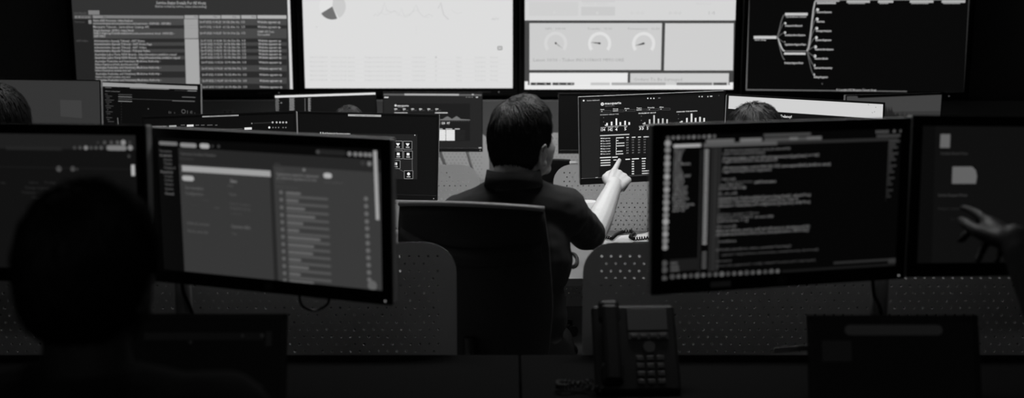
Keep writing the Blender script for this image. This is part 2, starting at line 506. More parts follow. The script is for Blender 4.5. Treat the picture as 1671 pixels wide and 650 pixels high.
def monitor(c, yaw, tilt, roll, W, H, bz, bb, label, draw, stand='column', dim=1.0, legs=((-.035, -.10), (.035, .10)), group='desk monitors', off=False, foot=None, logo=True, thick=0.022, sticker=None, mount_y=0.13, base=DZ):
    """one desk monitor; c is the middle of its front face"""
    mw = frame_matrix(c, yaw, tilt, roll)
    back = mw.to_3x3() @ Vector((0, 1, 0)); back.z = 0; back.normalize()
    b = Vector(c) + back * mount_y; b.z = base
    if stand == 'arm': b = mw @ Vector((0, 0.052, -0.01)); b.z = (mw @ Vector((0, 0, -H / 2))).z
    t = empty('monitor', b, R(yaw), label, 'monitor', group)
    rw = Matrix.Translation(b) @ Matrix.Rotation(R(yaw), 4, 'Z'); inv = rw.inverted()
    ml = inv @ mw
    # housing: bezel frame + back
    m = MB()
    sw, sh_ = W - 2 * bz, H - bz - bb; zc = (bb - bz) / 2
    m.box((0, 0.003, H / 2 - bz / 2), (W, 0.006, bz), 0.001, seg=1)
    m.box((0, 0.003, -H / 2 + bb / 2), (W, 0.006, bb), 0.001, seg=1)
    for sx in (-1, 1): m.box((sx * (W / 2 - bz / 2), 0.003, zc), (bz, 0.006, sh_ + 0.002), 0.0008, seg=1)
    h = m.build('housing', M['plastic'], t); h.matrix_local = ml
    m = MB(); m.box((0, 0.0065 + thick / 2, 0), (W - 0.001, thick + 0.001, H - 0.001), 0.003)
    m.box((0, 0.008 + thick, -0.01), (W * 0.62, 0.022, H * 0.62), 0.009)
    h = m.build('back_cover', M['cover'], t); h.matrix_local = ml
    s_ = MB().box((0, 0.0045, zc), (sw, 0.003, sh_)).build('screen', M['glossy'], t); s_.matrix_local = ml
    if logo:
        lg = circle_logo(t, mw, t, 0, -H / 2 + bb / 2, -0.0006, bb * 0.33 if bb > 0.02 else 0.006, M['logo']); lg.matrix_local = ml
    led = MB().cyl((W / 2 - 0.014, 0.001, -H / 2 + 0.008), (W / 2 - 0.014, -0.0008, -H / 2 + 0.008), 0.0016, n=8).build('power_light', emit_mat('led', 0.35), t)
    led.matrix_local = ml
    if sticker:
        st = bx('asset_sticker', (sticker, -0.0005, -H / 2 + bb / 2), (0.042, 0.0006, 0.011), M['tag'], t); st.matrix_local = ml
    if draw:
        cv = Canvas(mw @ Matrix.Translation((0, 0, zc)), sw, sh_, -0.0028, dim)
        draw(cv)
        cv.build(s_, ml)
        for ch in s_.children: ch.location = (0, 0, zc)
    # stand
    zl = (inv @ (mw @ Vector((0, 0.03, -0.01)))).z
    yl = (inv @ (mw @ Vector((0, 0.03, -0.01)))).y
    if stand == 'arm':
        pl = MB().box((0, 0.0475, -0.01), (0.115, 0.009, 0.115), 0.003).build('mount_plate', M['plastic'], t); pl.matrix_local = ml
        MOUNTS[t.name] = mw @ Vector((0, 0.053, -0.01))
    elif stand == 'column':
        MB().box((0, 0.02, 0.005), (0.24, 0.19, 0.010), 0.004).build('stand_base', M['plastic'], t)
        n = MB(); n.box((0, 0.035, zl / 2 + 0.01), (0.055, 0.022, zl + 0.03), 0.005)
        n.build('stand_neck', M['shell'], t)
        n = MB(); n.box((0, (yl + 0.035) / 2, zl), (0.075, abs(0.035 - yl) + 0.012, 0.075), 0.006)
        n.build('stand_mount', M['plastic'], t)
    else:
        n = MB()
        n.tube([(legs[0][1], 0.03, 0.006), (legs[0][0], yl + 0.012, zl)], 0.009)
        n.build('stand_leg', M['paleleg'], t)
        n = MB(); n.tube([(legs[1][1], 0.03, 0.006), (legs[1][0], yl + 0.012, zl)], 0.009)
        n.build('stand_leg', M['paleleg'], t)
        MB().box((0, 0.01, 0.004), (0.26, 0.17, 0.008), 0.003).build('stand_base', M['shell'], t)
        MB().box((0, yl + 0.006, zl), (0.10, 0.02, 0.09), 0.004).build('stand_mount', M['plastic'], t)
    return t

# ------------------------------------------------------------------ what the screens show
rnd = random.Random(7)

def draw_incident_page(c):
    c.fill(9)
    c.poly([(291, 241), (640, 262), (650, 490), (303, 449)], 38, 'big')
    c.poly([(292.5, 268), (440, 277), (448, 470), (302, 450)], 54, 'big')
    c.poly([(446, 270), (640, 283), (650, 492), (455, 468)], 57, 'big')
    for x0, y, x1, h, v in ((259.5, 233.5, 290, 6, 110), (294, 236.5, 321, 7, 135), (326, 238, 342, 8, 165)):
        c.bar(x0, y, x1, h, v, True)
    c.disc(347, 238.6, 2, 60); c.disc(357, 239, 2.5, 60)
    for i, y in enumerate((246, 253, 260, 266.5, 273, 280, 287, 293.5, 300, 307.6, 315.5)):
        ind = 0 if i in (0, 1, 5) else 5
        c.text(['Favourites', 'Incidents', 'Open', 'Tasks', 'Assigned', 'Resolved', 'Create', 'Overview', 'Changes', 'Queue', 'Closed'][i], 261 + ind + i * .35, y, 4, 105 if i in (1, 5, 10) else 80, x1=(280 + i * .35 if i != 4 else 286), bold=True)
    c.text('Customer Incident Number', 294, 250.3, 4.5, 80, x1=353, bold=True)
    c.text('Incident', 294, 258.5, 3.5, 66, x1=316)
    c.bar(297.5, 274.8, 442, 9.5, 158)
    c.bar(297.5, 290.5, 317, 8.5, 165, True)
    for x0, y, x1, h, v, s in ((302.5, 305.7, 332, 5, 88, 'Short description'), (302.5, 315, 332, 5, 84, 'Configuration'), (376, 295, 387, 6, 120, 'State'), (372.6, 303, 381, 4, 76, 'New'), (374, 316.5, 386, 5, 78, 'Open'), (330, 326, 341, 3, 62, 'Group'), (313, 334, 322, 3, 58, 'Priority'), (350, 338.5, 358, 4, 72, 'Low'), (375, 332, 409, 4.5, 68, 'Network Operations'), (375, 339, 409, 4.5, 70, 'Assignment group'), (305, 363.5, 342, 5, 78, 'Additional comments'), (306, 376.5, 340, 5, 78, 'Work notes list'), (377.5, 369, 409, 6, 92, 'Customer visible'), (378, 381, 387, 5, 72, 'Yes'), (377, 348, 395, 4, 64, 'Opened by')):
        c.text(s, x0, y, h, v, x1=x1, bold=True)
    c.text('Activity', 449, 267.2, 4, 72, x1=457); c.text('Service', 451, 276.5, 4, 72, x1=464)
    c.text('Catalog item request for replacement', 451, 283.6, 4.6, 110, x1=520, bold=True)
    c.text('of network appliance at site', 451, 289.8, 4.2, 104, x1=517, bold=True)
    c.disc(496.5, 277.3, 2.8, 110); c.bar(528, 286.3, 542, 8.5, 175, True); c.text('Last updated', 530, 296.6, 3.6, 78, x1=559)
    c.text('Filter', 452, 295.8, 3.2, 74, x1=466); c.text('Work notes history', 452, 304.6, 3.4, 74, x1=487)
    ys = [314, 326, 338.5, 351, 362.5, 374.6, 386.5, 398.5, 410.3, 422.2, 434.2, 446, 457.9]
    for i, y in enumerate(ys):
        x = 459 + i * .52
        c.disc(x, y, 3.4, 92)
        w = (25, 21, 31, 47, 27, 20, 54, 43, 41, 21, 33, 19, 40)[i]
        c.bar(x + 7.5, y + .8, x + 7.5 + w, 4.6, 96, True)
        c.bar(x + 7.5, y + 6.4, x + 77, 4.2, 80, True)
        if i < 12: c.disc(597.5 + i * .5, y + 10.6, 3.8, 100)
    c.ring(608, 466, 0, 8, 0, 360, 96)
    c.bar(515, 247.7, 565, 8.5, 34, True); c.disc(519, 248, 3, 70)
    for x, y in ((570.4, 251.2), (580, 251.8), (588.4, 252.2), (596.7, 252.6), (604, 253)): c.disc(x, y, 3.7, 120)
    c.ring(592, 266.3, 1.8, 3, 0, 360, 70); c.disc(603, 267.4, 4, 110)
    c.line([(612.3, 246), (616.6, 359)], 6, 160)

def draw_code_editor(c):
    c.fill(5)
    c.bar(1228.5, 209.3, 1333, 8.5, 128)
    for k in range(10): c.disc(1090 + k * 8.4, 225.2 - k * .3, 2.9, 84 + 14 * (k % 3))
    c.bar(1246, 221, 1323, 4.5, 68)
    c.bar(1152, 231.3, 1198, 7, 92); c.bar(1207.5, 229.2, 1243, 6.5, 105); c.bar(1247, 228.5, 1341, 6.5, 72)
    c.bar(1288, 226.3, 1302, 5, 100); c.bar(1316, 225.5, 1340, 5, 95)
    c.bar(1099, 238.6, 1143.5, 5, 165); c.bar(1148, 237.2, 1268, 6.5, 82); c.bar(1268, 233.2, 1465, 5, 40)
    ys = [234, 245, 257, 267.4, 277.5, 288.3, 299, 309.8, 320.3, 330.6, 341, 351.5, 362, 372.4, 382.4, 393.4, 403.8, 430, 440.7, 455]
    for i, y in enumerate(ys):
        c.disc(1089.6 - (y - 234) * .027, y, 5.0 if i % 3 else 5.4, (140, 118, 128, 135, 120, 150, 112)[i % 7] if y < 420 else 70)
    y = 244; i = 0
    files = ['src', 'tests', 'config', 'package', 'modules', 'index', 'alerts', 'network', 'hosts.yml', 'main.py', 'utils', 'deploy', 'status', 'report', 'client', 'agents', 'monitor', 'license', 'readme', 'queue', 'worker']
    while y < 346:
        w = (17, 14, 12, 11, 11, 27, 10, 12, 14, 27, 16, 17, 14, 22, 20, 22, 20, 24, 18, 33, 24)[i % 21]
        c.text(files[i % 21], 1100 - (y - 244) * .03, y, 4.2, 112, x1=1100 + w, bold=True)
        y += 4.75; i += 1
    c.line([(1143.5, 244), (1139, 442)], 1.2, 46); c.line([(1146, 244), (1141.5, 446)], .8, 40)
    c.poly([(1160, 242), (1177, 241), (1171, 442), (1155, 443)], 34)
    c.line([(1168, 242), (1163, 442)], 1.2, 52); c.line([(1176, 241), (1171, 442)], 1.0, 50)
    y = 246
    while y < 441:
        if abs(y - 405) > 3: c.bar(1149.5 - (y - 246) * .023, y, 1156.5 - (y - 246) * .023, 3.1, 130 if y < 400 else 80)
        y += 4.9
    code = [(245.6, 1182, 1290, 84, 4.2, 'def collect_host_status(session, service_list, timeout=30):'), (251, 1179, 1248, 84, 4.2, 'results = session.query(ServiceStatus)'),
            (258.5, 1180, 1337, 100, 5, "if response.status_code == 200 and response.json().get('state') == 'OK':"), (263.5, 1179, 1268, 92, 4.6, "    logger.info('Service check passed')"),
            (274, 1180, 1355, 100, 5, "elif response.status_code in (500, 502, 503): queue.append(build_alert(host, name))"), (279.6, 1179, 1258, 92, 4.6, "    logger.warning('Service degraded')"),
            (292.3, 1178, 1200, 84, 4.6, 'return results'), (297.6, 1184, 1228, 66, 4.2, 'for host in hosts:'), (297, 1231, 1266, 104, 4.8, 'yield host.name'),
            (302.5, 1174, 1213, 84, 4.2, 'class Monitor:'), (307.6, 1173, 1203, 90, 4.2, 'interval'), (306.6, 1206, 1217, 110, 5, '= 60'),
            (316, 1172, 1203, 84, 4.6, 'def __init__(self):'), (324.5, 1172, 1322, 96, 5, "self.dashboard = Dashboard(title='Service Status Details', refresh=True)"),
            (330, 1172, 1302, 92, 5, "self.alerts = AlertQueue(limit=500, persist=True, retry=3)"), (336, 1172, 1321, 96, 5, "self.session = Session(base_url=config['monitor']['endpoint'], verify=True)"),
            (350.3, 1171, 1238, 66, 4, "self.last_update = None"), (355.5, 1170, 1228, 78, 4.4, 'self.errors = Counter()'), (354, 1232, 1262, 88, 4.4, '# reset daily'),
            (361, 1170, 1220, 82, 4.6, 'self.tickets = []'), (370.3, 1169, 1202, 74, 4.6, 'def run(self):'), (377, 1168, 1321, 92, 5, "while not self.stop_event.is_set() and self.session.is_alive(timeout=10):"),
            (383, 1168, 1319, 90, 5, "    self.dashboard.render(collect_host_status(self.session, SERVICES))"), (394.2, 1172, 1201, 74, 4.6, 'continue'),
            (408, 1167, 1291, 62, 4.2, "def build_alert(host, name, severity='warning'):"), (416, 1178, 1335, 52, 4, "payload = dict(host=host, service=name, severity=severity, time=now())"),
            (426.3, 1168, 1193, 52, 4, 'return payload'), (434, 1168, 1330, 46, 4, "parser.add_argument('--config', default='monitor.yml', help='path')")]
    for y, x0, x1, v, h, s in code: c.text(s, x0, y, h * .92, v + 14, x1=x1, bold=True)
    c.poly([(1093, 424), (1141, 421), (1140, 440), (1092, 444)], 26)
    for y in (430, 436, 441.5): c.bar(1094, y, 1105 + (y % 5) * 2, 3.6, 74)
    for k in range(18): c.disc(1097 + k * 10.1, 451.8 - k * .52, 3.7 if k % 4 else 4.4, 66 + 10 * (k % 3))
    c.bar(1276, 445, 1475, 8, 22)
    c.bar(1360, 429.5, 1462, 4, 40); c.bar(1449, 426, 1461, 8, 46)
    for k in range(5): c.bar(1429 + k * 4.4, 215.5 - k * .12, 1432 + k * 4.4, 5, 74)
    c.disc(1459, 214.2, 2.2, 90); c.disc(1470, 213.8, 2.2, 90); c.bar(1430, 222.4, 1469, 4.5, 56)
    for k in range(20):
        y = 231 + k * 5; c.bar(1450 - k * .25, y, (1468, 1462, 1466, 1458)[k % 4] - k * .7, 3.6, 54 - k)

def draw_mail_client(c):
    c.fill(17)
    c.poly([(-200, 215), (225, 220), (225, 245), (-200, 240)], 30, 'big')
    for x, r, v in ((160, 2.2, 50), (171, 3, 72), (182, 3, 72), (192, 3.2, 82), (201.5, 4.4, 135), (212, 3, 52)): c.disc(x, 232.7, r, v)
    for x, r, v in ((122, 3, 62), (131, 3, 70), (140.5, 3.8, 118), (149, 3, 70), (157, 3, 76), (165.5, 3.2, 80)): c.disc(x, 241.3, r, v)
    c.bar(174, 241.4, 207, 8.5, 118, True); c.disc(213, 241.4, 4.4, 128)
    c.bar(10, 241.5, 101, 6, 34); c.disc(210.7, 255.2, 2.6, 60)
    c.disc(96.3, 275.7, 5, 72); c.disc(119, 275.7, 4.4, 70); c.disc(126, 276, 2.4, 50)
    c.bar(-180, 269, 216, .8, 30)
    c.line([(217.2, 269), (217.8, 287)], 6, 175)
    for x0, y, x1, s in ((72, 297.7, 91.6, 'Today'), (48, 297.7, 63, 'Inbox'), (40, 306, 80, 'Change request'), (35, 314, 58, 'Tickets'), (52, 322, 69, 'Alerts'), (-60, 297, 10, 'Subject')): c.text(s, x0, y, 4, 36, x1=x1, bold=True)

def draw_sign_in_page(c):
    c.fill(11)
    c.poly([(1527, 196), (1760, 196), (1760, 460), (1519, 460)], 15, 'big')
    c.rect(1534.5, 219, 1549.5, 241.5, 98); c.text('Incident Board View', 1535, 250.3, 4.2, 52, x1=1579, bold=True)
    c.poly([(1554, 272), (1586, 272), (1592, 278), (1594, 288), (1592, 300), (1553, 300)], 98)
    c.text('Service Request Notes', 1530.5, 318.5, 4.4, 56, x1=1578, bold=True)
    c.text('Waiting for customer', 1529.5, 340.5, 3.8, 34, x1=1566, bold=True); c.text('Approved', 1550, 357, 3.6, 26, x1=1567)
    c.poly([(1575, 450), (1610, 451), (1610, 456), (1575, 455)], 22)

def draw_dashboard(c):
    c.fill(20)
    c.poly([(945, 155), (979, 154), (978, 300), (945, 300)], 31, 'big')
    c.disc(952.4, 164.3, 1.5, 225); c.text('Service dashboard', 957.5, 164.2, 2, 190, x1=978, bold=True)
    c.ring(982.9, 170, 1.1, 2.7, 0, 360, 235); c.disc(982.9, 170, .9, 160)
    c.text('macquarie', 987, 168.8, 3.9, 245, x1=1013.7, bold=True); c.text('TELECOM GROUP', 987, 173.4, 1.5, 140, x1=1003)
    for x in (1057, 1062, 1067): c.disc(x, 160.6, 1.1, 235)
    c.bar(1074, 160.2, 1077.5, .9, 140)
    for x, v in ((1141, 200), (1145.6, 225), (1155, 205)): c.disc(x, 157.7, 1.1, v)
    c.bar(1158.5, 157.3, 1162.3, 1.6, 225); c.disc(1173, 156, .8, 90)
    heads = (979.5, 1000, 1019, 1038.5, 1057, 1076)
    for i, x in enumerate(heads):
        y = 178.7 - i * .72
        c.text(('Open', 'Group', 'State', 'Type', 'Priority', 'Site')[i], x, y, 1.7, 240, x1=x + (6.5, 9, 8, 8.5, 11, 7)[i], bold=True)
        c.frame(x, y + 1.7, x + 17.5, y + 4.5, .5, 85); c.disc(x + 2.5, y + 3.1, .9, 190)
        if i in (1, 3): c.bar(x, y + 3.1, x + 8.5, 1.3, 180)
    c.text('INCIDENTS OPEN BY TYPE', 979.5, 187.6, 1.8, 190, x1=1009.5, bold=True)
    c.text('PROBLEMS BY GROUP', 1042, 185.2, 1.8, 240, x1=1070.5, bold=True)
    c.text('CHANGES THIS MONTH', 1103.5, 182.7, 1.8, 240, x1=1137.5, bold=True)
    for xs, base, hs, wd, v in (((990.5, 998, 1005.8, 1012.2, 1020, 1026.7), 205, (4.2, 6, 11, 5, 6.8, 4.4), 2.7, 240), ((1052, 1060, 1067.3, 1074.4, 1081.5, 1088.5), 202.6, (2.8, 7.5, 14, 8, 8.3, 6.7), 2.6, 200), ((1112.5, 1120.8, 1128.4, 1135, 1142.2, 1149), 199.9, (2.6, 7, 14, 6.7, 8, 6), 2.8, 220)):
        for k, (x, h) in enumerate(zip(xs, hs)): c.rect(x - wd / 2, base - k * .22 - h, x + wd / 2, base - k * .22, v)
        c.bar(xs[0] - 3.5, base - .5, xs[0] + 1, 1.5, v); c.bar(xs[0] - 2, base + 1.6, xs[5] - 3, .8, 170)
        for dy in (2, 9): c.disc(xs[0] - 5.5, base - dy - 4, .7, 120)
    for s, x0, x1, y in (('134', 980.5, 987.5, 212), ('142', 992.3, 999.7, 211.7), ('4', 1003.8, 1007.5, 211.4), ('5', 1018.8, 1022.3, 210.6), ('33', 1043, 1050.5, 210), ('5', 1055.3, 1058.8, 209.6)):
        c.text(s, x0, y, 4.4, 240, x1=x1, bold=True); c.bar(x0 - .5, y - 3.6, x1 + 1.2, .9, 190)
    c.bar(979, 221.6, 1027, 1.6, 205)
    names = ('Mail gateway', 'File cluster', 'Core switch', 'Web portal', 'Edge router', 'Backup vault', 'Print server')
    for k in range(7):
        y = 226 + k * 4.25; c.disc(981, y, 1.0, 235); c.text(names[k], 982.6, y, 1.9, 225, x1=996, bold=True)
    for k, (x1) in enumerate((1018, 1009, 1019, 1019, 1006.6, 1016, 1017)): c.bar(1005.3, 225.3 + k * 4.38, x1, 1.5, 215)
    c.line([(1005.5, 226), (1005.2, 253)], .7, 200)
    for x, x1 in ((1022, 1026), (1031, 1037), (1041, 1046), (1050, 1055), (1063, 1068)): c.bar(x, 224.6 - (x - 1022) * .035, x1 + (4 if x > 1045 and x < 1060 else 0), 1.5, 225)
    for x, v in ((1023.5, 150), (1032.7, 130), (1042.6, 140), (1051.8, 120), (1064.5, 220)):
        for k in range(6): c.text('%02d' % ((k * 7 + int(x)) % 60), x - 1.6, 228.6 + k * 4.25 - (x - 1022) * .03, 2.0, v, x1=x + 2, bold=True)
    for x, x1, y in ((979, 997, 257.6), (999, 1008, 256.9), (1020.6, 1028, 260.3), (1031, 1042.5, 259.6), (1047, 1054, 259), (1063, 1068, 258.2)): c.bar(x, y, x1, 1.6, 235)
    for k in range(3): c.bar(980, 262 + k * 4.1, 996, 1.6, 225)
    c.bar(1001, 261.4, 1006, 1.5, 220)
    for k in range(6):
        y = 263.8 + k * 4
        c.bar(1031, y, 1034.6, 1.8, 220); c.bar(1047.5, y - .5, 1053 if k < 4 else 1059.5, 1.6, 210); c.bar(1062.5, y - 1, 1067.5, 1.8, 190)
    for x, y, r in ((950, 292.9, 1.8), (956, 292.7, 1.3), (961.8, 292.4, 1.6), (967.6, 292, 1.6), (979, 291.4, 1.4)): c.disc(x, y, r, 235)
    c.rect(971.8, 289.7, 975.8, 293.3, 240)
    c.bar(1020, 289, 1183, 4.6, 66)

def draw_white_document(c):
    c.fill(7)
    c.poly([(1180, 150), (1450, 164), (1446, 194.8), (1180, 177)], 208, 'big')
    for x, y in ((1417, 171), (1429, 175.3), (1423.5, 184), (1427, 182.6)): c.disc(x, y, .8, 150)
    c.text('Delaney!', 1274, 189.6, 4.4, 235, x1=1292, bold=True); c.disc(1271.5, 188, .7, 140)

def draw_network_map(c):
    c.fill(9)
    c.bar(568, 188, 622, 3.6, 165); c.text('workspace - remote session', 580, 188.2, 2.4, 80, x1=612)
    c.poly([(487, 217), (681, 219.5), (681, 293), (487, 290)], 30, 'big')
    c.text('Block Release Job Resource monitor', 526, 217.2, 3, 215, x1=572, bold=True); c.bar(522.5, 217, 524, 3, 210); c.disc(677, 220.8, 1, 190)
    tiles = [(633.5, 230), (649.5, 230.3), (665.3, 230.6), (634, 246), (650, 246.3), (666, 246.6), (628, 262), (646, 262.3), (631, 278), (666.8, 278.8), (618, 230), (618, 246), (612, 262)]
    for i, (x, y) in enumerate(tiles):
        c.poly([(x - 7, y), (x + 7, y), (x + 7, y + 13), (x - 7, y + 13)], 12)
        c.frame(x - 7, y, x + 7, y + 13, .7, 150)
        if 3 <= i <= 7: c.rect(x - 2.2, y + 3, x + 2.2, y + 7.4, 240)
        elif i < 3 or i == 8: c.poly([(x - 3.2, y + 3.4), (x + 3.2, y + 3.4), (x + 1.6, y + 6.8), (x, y + 8), (x - 1.6, y + 6.8)], 235)
        else: c.disc(x, y + 5.2, 2.5, 240)
        c.bar(x - 3, y + 9.8, x + 3, 1.5, 190)
    c.line([(672.6, 260), (672.8, 278)], .8, 110); c.line([(650, 275.5), (660, 281)], .8, 90); c.line([(642, 260), (636, 262)], .7, 90)
    for x in (640.5, 656.5, 672): c.line([(x, 243.3), (x, 246)], .6, 110)
    for k in range(8): c.disc(645 + k * 8, 321 + k * .2, .7, 60 + 60 * (k == 1))
    c.bar(488, 318.6, 712, .6, 34)

def draw_ticket_list(c):
    c.fill(7)
    c.bar(330, 189.8, 389.5, 3.8, 150); c.text('workspace - remote session', 342, 189.6, 2.3, 70, x1=377)
    c.text('Incident list', 249, 206.8, 2.4, 190, x1=272, bold=True); c.bar(276, 206.3, 288, 3, 165); c.bar(305, 205.4, 316, 3.4, 220)
    for x0, x1 in ((295, 302), (319, 325), (328, 334), (338, 347), (351, 355)): c.bar(x0, 204.5, x1, 1.5, 90)
    c.disc(411, 201.6, 1.3, 120); c.bar(414, 201.3, 445, 1.8, 40)
    for x in (445, 451.5, 457, 462, 467.3): c.disc(x, 199.9, 1.7, 175)
    c.disc(439.5, 208.2, 1.9, 215)
    for x in (445.5, 450, 454.7, 462, 466.5): c.disc(x, 208.3, 1.2, 120)
    c.bar(399, 210.2, 411, 3.8, 220); c.bar(355, 211.8, 396, 1.4, 70)

def draw_trend_report(c):
    c.fill(31)
    c.bar(624, 154.4, 786, 3, 92); c.bar(660, 154.3, 749, 3, 172); c.bar(770, 154.3, 773, 2, 190)
    c.bar(627, 159, 634, 1.8, 215)
    for x in (761, 764.5, 767, 770.5): c.disc(x, 158.8, .6, 170)
    c.bar(776.5, 158.8, 780, 1.4, 225)
    c.poly([(643, 169), (767, 169), (767, 230), (643, 230)], 21, 'big')
    c.disc(645.5, 172.3, 1.7, 235); c.text('macquarie', 648, 172.4, 2.6, 240, x1=667, bold=True); c.bar(649, 175, 660, .8, 130)
    for x in (643.5, 657.5, 671, 684, 697.5, 710.5): c.bar(x, 178, x + 4.5, 1.3, 225); c.bar(x + 1, 180.2, x + 9, 1.2, 70); c.disc(x + 1.2, 180, .7, 190)
    c.bar(643.5, 184.2, 665, 1.2, 200); c.bar(710, 184.2, 730.5, 1.3, 220)
    c.poly([(713, 196.6), (713, 194.6), (722, 194.6), (729, 190.2), (731, 190.2), (737.5, 194.3), (744, 190), (746, 190), (752, 194.4), (767, 195.3), (767, 196.6)], 112)
    for k in range(14): c.bar(714 + k * 3.8, 198, 715.5 + k * 3.8, .8, 90)
    for k, x in enumerate((713, 721, 729)): c.text(('86', '124', '97')[k], x, 201.2, 3.4, 240, x1=x + 5, bold=True)
    for x, x1 in ((713, 722), (727, 738), (742, 750)): c.bar(x, 210.6, x1, 1.3, 200)
    c.rect(712, 212, 742, 229.6, 232); c.line([(727.5, 212), (727.5, 229.6)], .8, 40)
    for k in range(5): c.bar(712, 215 + k * 3, 742, .4, 165)
    for k in range(6): c.bar(745, 213.5 + k * 2.8, 759, .7, 44)
    c.bar(781.2, 241.7, 785.6, 2.2, 190)

def draw_log_columns(c):
    c.fill(8)
    c.bar(447.5, 158, 613, 3.6, 222)
    for x0, x1 in ((449, 456), (472, 481), (502.5, 507.5)):
        for k in range(17): c.bar(x0 + (k % 3) * .3, 160.7 + k * 1.45, x1 - (k * 5 % 3) * .8, .8, 150 if x0 > 450 else 120)
    c.line([(497.6, 160), (498, 185)], .8, 110); c.disc(459, 168, 1.3, 120)

def draw_alert_view(c):
    c.fill(9)
    c.poly([(167.5, 134.5), (322, 140.8), (322, 146.4), (167.5, 141)], 152)
    c.poly([(167.5, 133.6), (167.5, 134.2), (220, 136.3), (220, 135.2)], 30); c.bar(221, 134.9, 239, 3.2, 152)
    c.bar(212, 143.6, 276, 1.8, 112); c.bar(171, 142.9, 182, 1.2, 90)
    c.bar(306, 148.2, 321, 1.8, 110)
    for k in range(8): c.disc(286 + k * 2.6, 147.6 + k * .1, .5, 90)
    c.text('Alert overview', 171.5, 148.6, 1.8, 110, x1=196, bold=True)
    for k in range(15): c.bar(171 + k * .2 + (k % 3), 153.6 + k * 3.2, 176 + (k * 7 % 11), 1.1, 66)
    for k, v in enumerate((70, 110, 70, 120)): c.bar(193, 154.3 + k * 3.6, 215.5, 1.3, v)
    c.bar(216, 161.6, 318, .8, 60); c.bar(281, 164.6, 318, 1.3, 90); c.bar(297, 158.4, 319, 1.2, 100); c.disc(242, 177.8, 1, 90)
    c.line([(192, 192), (193, 205)], .9, 120)
    for x, h in ((276, 4), (278.5, 3.6), (285, 2), (306, 5), (311, 4), (313, 4.6), (318, 1.5)): c.line([(x, 185.5), (x, 185.5 - h)], .8, 90)
    c.ring(299.5, 182, 2.6, 3.5, 0, 360, 95)
    for k in range(8): c.disc(198, 169 + k * 4.5, .5, 60)

def draw_plain_wallpaper(c):
    c.fill(52)
    c.poly([(98, 163), (133, 164), (134, 193), (99, 190)], 62)

def draw_landscape_wallpaper(c):
    c.fill(66)
    c.poly([(1400, 140), (1550, 140), (1550, 154.4), (1400, 160.2)], 5); c.bar(1452, 153.2, 1500, 3.4, 95)
    c.poly([(1395, 183), (1545, 181), (1545, 300), (1395, 300)], 55, 'big')
    r = random.Random(3)
    for k in range(16):
        x = 1441 + k * 1.6 + r.uniform(-.6, .6); h = 22 - k * .9 + r.uniform(-4, 3)
        if k > 10: h *= .6
        c.poly([(x - 1.8, 200), (x - 1.1, 191 - h * .45), (x, 190 - h), (x + 1, 191 - h * .5), (x + 1.8, 200)], 34)
    for x, h in ((1471, 8), (1473.5, 10), (1479, 8), (1481, 5)): c.poly([(x - 1.6, 200), (x - .8, 190), (x, 190 - h), (x + .8, 190), (x + 1.6, 200)], 34)

def draw_black(c): c.fill(4)

# ------------------------------------------------------------------ monitors
W0, H0 = 0.54, 0.325
mA = monitor((-0.489, 1.8999, 1.1391), -17.12, 1.85, 1.14, W0, H0, 0.021, 0.028, 'blurred monitor left of the office chair, its page split into two grey panes', draw_incident_page, sticker=None, group='monitors of the front row', stand='arm')
mB = monitor((0.5272, 1.8528, 1.1650), 12.56, -0.52, -0.59, W0, H0, 0.021, 0.028, 'blurred front monitor with rows of program code on black', draw_code_editor, sticker=-0.13, group='monitors of the front row', stand='arm')
mC = monitor((-0.9962, 1.9499, 1.1536), -8.19, -2.77, 0.07, W0, H0, 0.021, 0.028, 'dim monitor at the left edge with a short white scroll bar', draw_mail_client, group='monitors of the front row', stand='arm')
mD = monitor((1.0627, 1.9470, 1.1679), 7.42, -3.76, 0.96, W0, H0, 0.021, 0.028, 'very dark monitor at the right edge with two small grey boxes on its screen', draw_sign_in_page, group='monitors of the front row', stand='arm')
mE = monitor((0.5204, 3.5660, 1.1517), 6.60, 3.32, -2.10, 0.55, H0, 0.006, 0.024, 'monitor with bar charts and tables that the man points at', draw_dashboard, group='monitors of the middle row', stand='arm')
mF = monitor((1.0400, 3.4414, 1.1437), -2.05, -11.60, 3.12, 0.56, H0, 0.007, 0.024, 'monitor with a bright white page behind the dark-haired head on the right', draw_white_document, group='monitors of the middle row', stand='arm')
mG = monitor((-0.5460, 3.6335, 1.0786), -4.26, -4.81, 0.99, W0, H0, 0.007, 0.02, 'dark monitor showing a grid of small outlined network icons', draw_network_map, group='monitors of the middle row', stand='arm')
mH = monitor((-1.0383, 3.4196, 1.0891), -3.97, -8.93, -2.32, 0.56, H0, 0.007, 0.02, 'dark monitor with a thin light tab along its top, left of the network icon screen', draw_ticket_list, group='monitors of the middle row', stand='arm')
mI = monitor((-0.4289, 5.2582, 1.0979), 3.52, -6.28, 0.46, W0, H0, 0.004, 0.02, 'far monitor on slanted legs with a grey hill-shaped graph, left of the man', draw_trend_report, stand='legs', legs=((-.02, .10), (.14, .24)), group='monitors of the far row', logo=False)
mJ = monitor((-0.9897, 5.1994, 1.0936), 15.82, -5.83, -1.20, W0, H0, 0.004, 0.02, 'far black monitor with a bright white strip along its top edge', draw_log_columns, stand='legs', group='monitors of the far row', logo=False)
mK = monitor((-1.9331, 5.1998, 1.1485), -3.21, -0.76, 1.59, W0, H0, 0.006, 0.02, 'far dark monitor with a grey bar across its top, under the status table screen', draw_alert_view, stand='legs', group='monitors of the far row', logo=False)
mL = monitor((-2.4763, 5.1500, 1.1501), -1.96, -3.65, 0.64, 0.60, 0.36, 0.006, 0.02, 'far monitor with a plain grey wallpaper at the left edge', draw_plain_wallpaper, stand='legs', group='monitors of the far row', logo=False)
mM = monitor((2.0444, 5.1998, 1.0888), 5.43, 2.55, -1.08, W0, H0, 0.006, 0.02, 'far monitor with a grey wallpaper of dark treetops on the right', draw_landscape_wallpaper, stand='legs', group='monitors of the far row', logo=False)
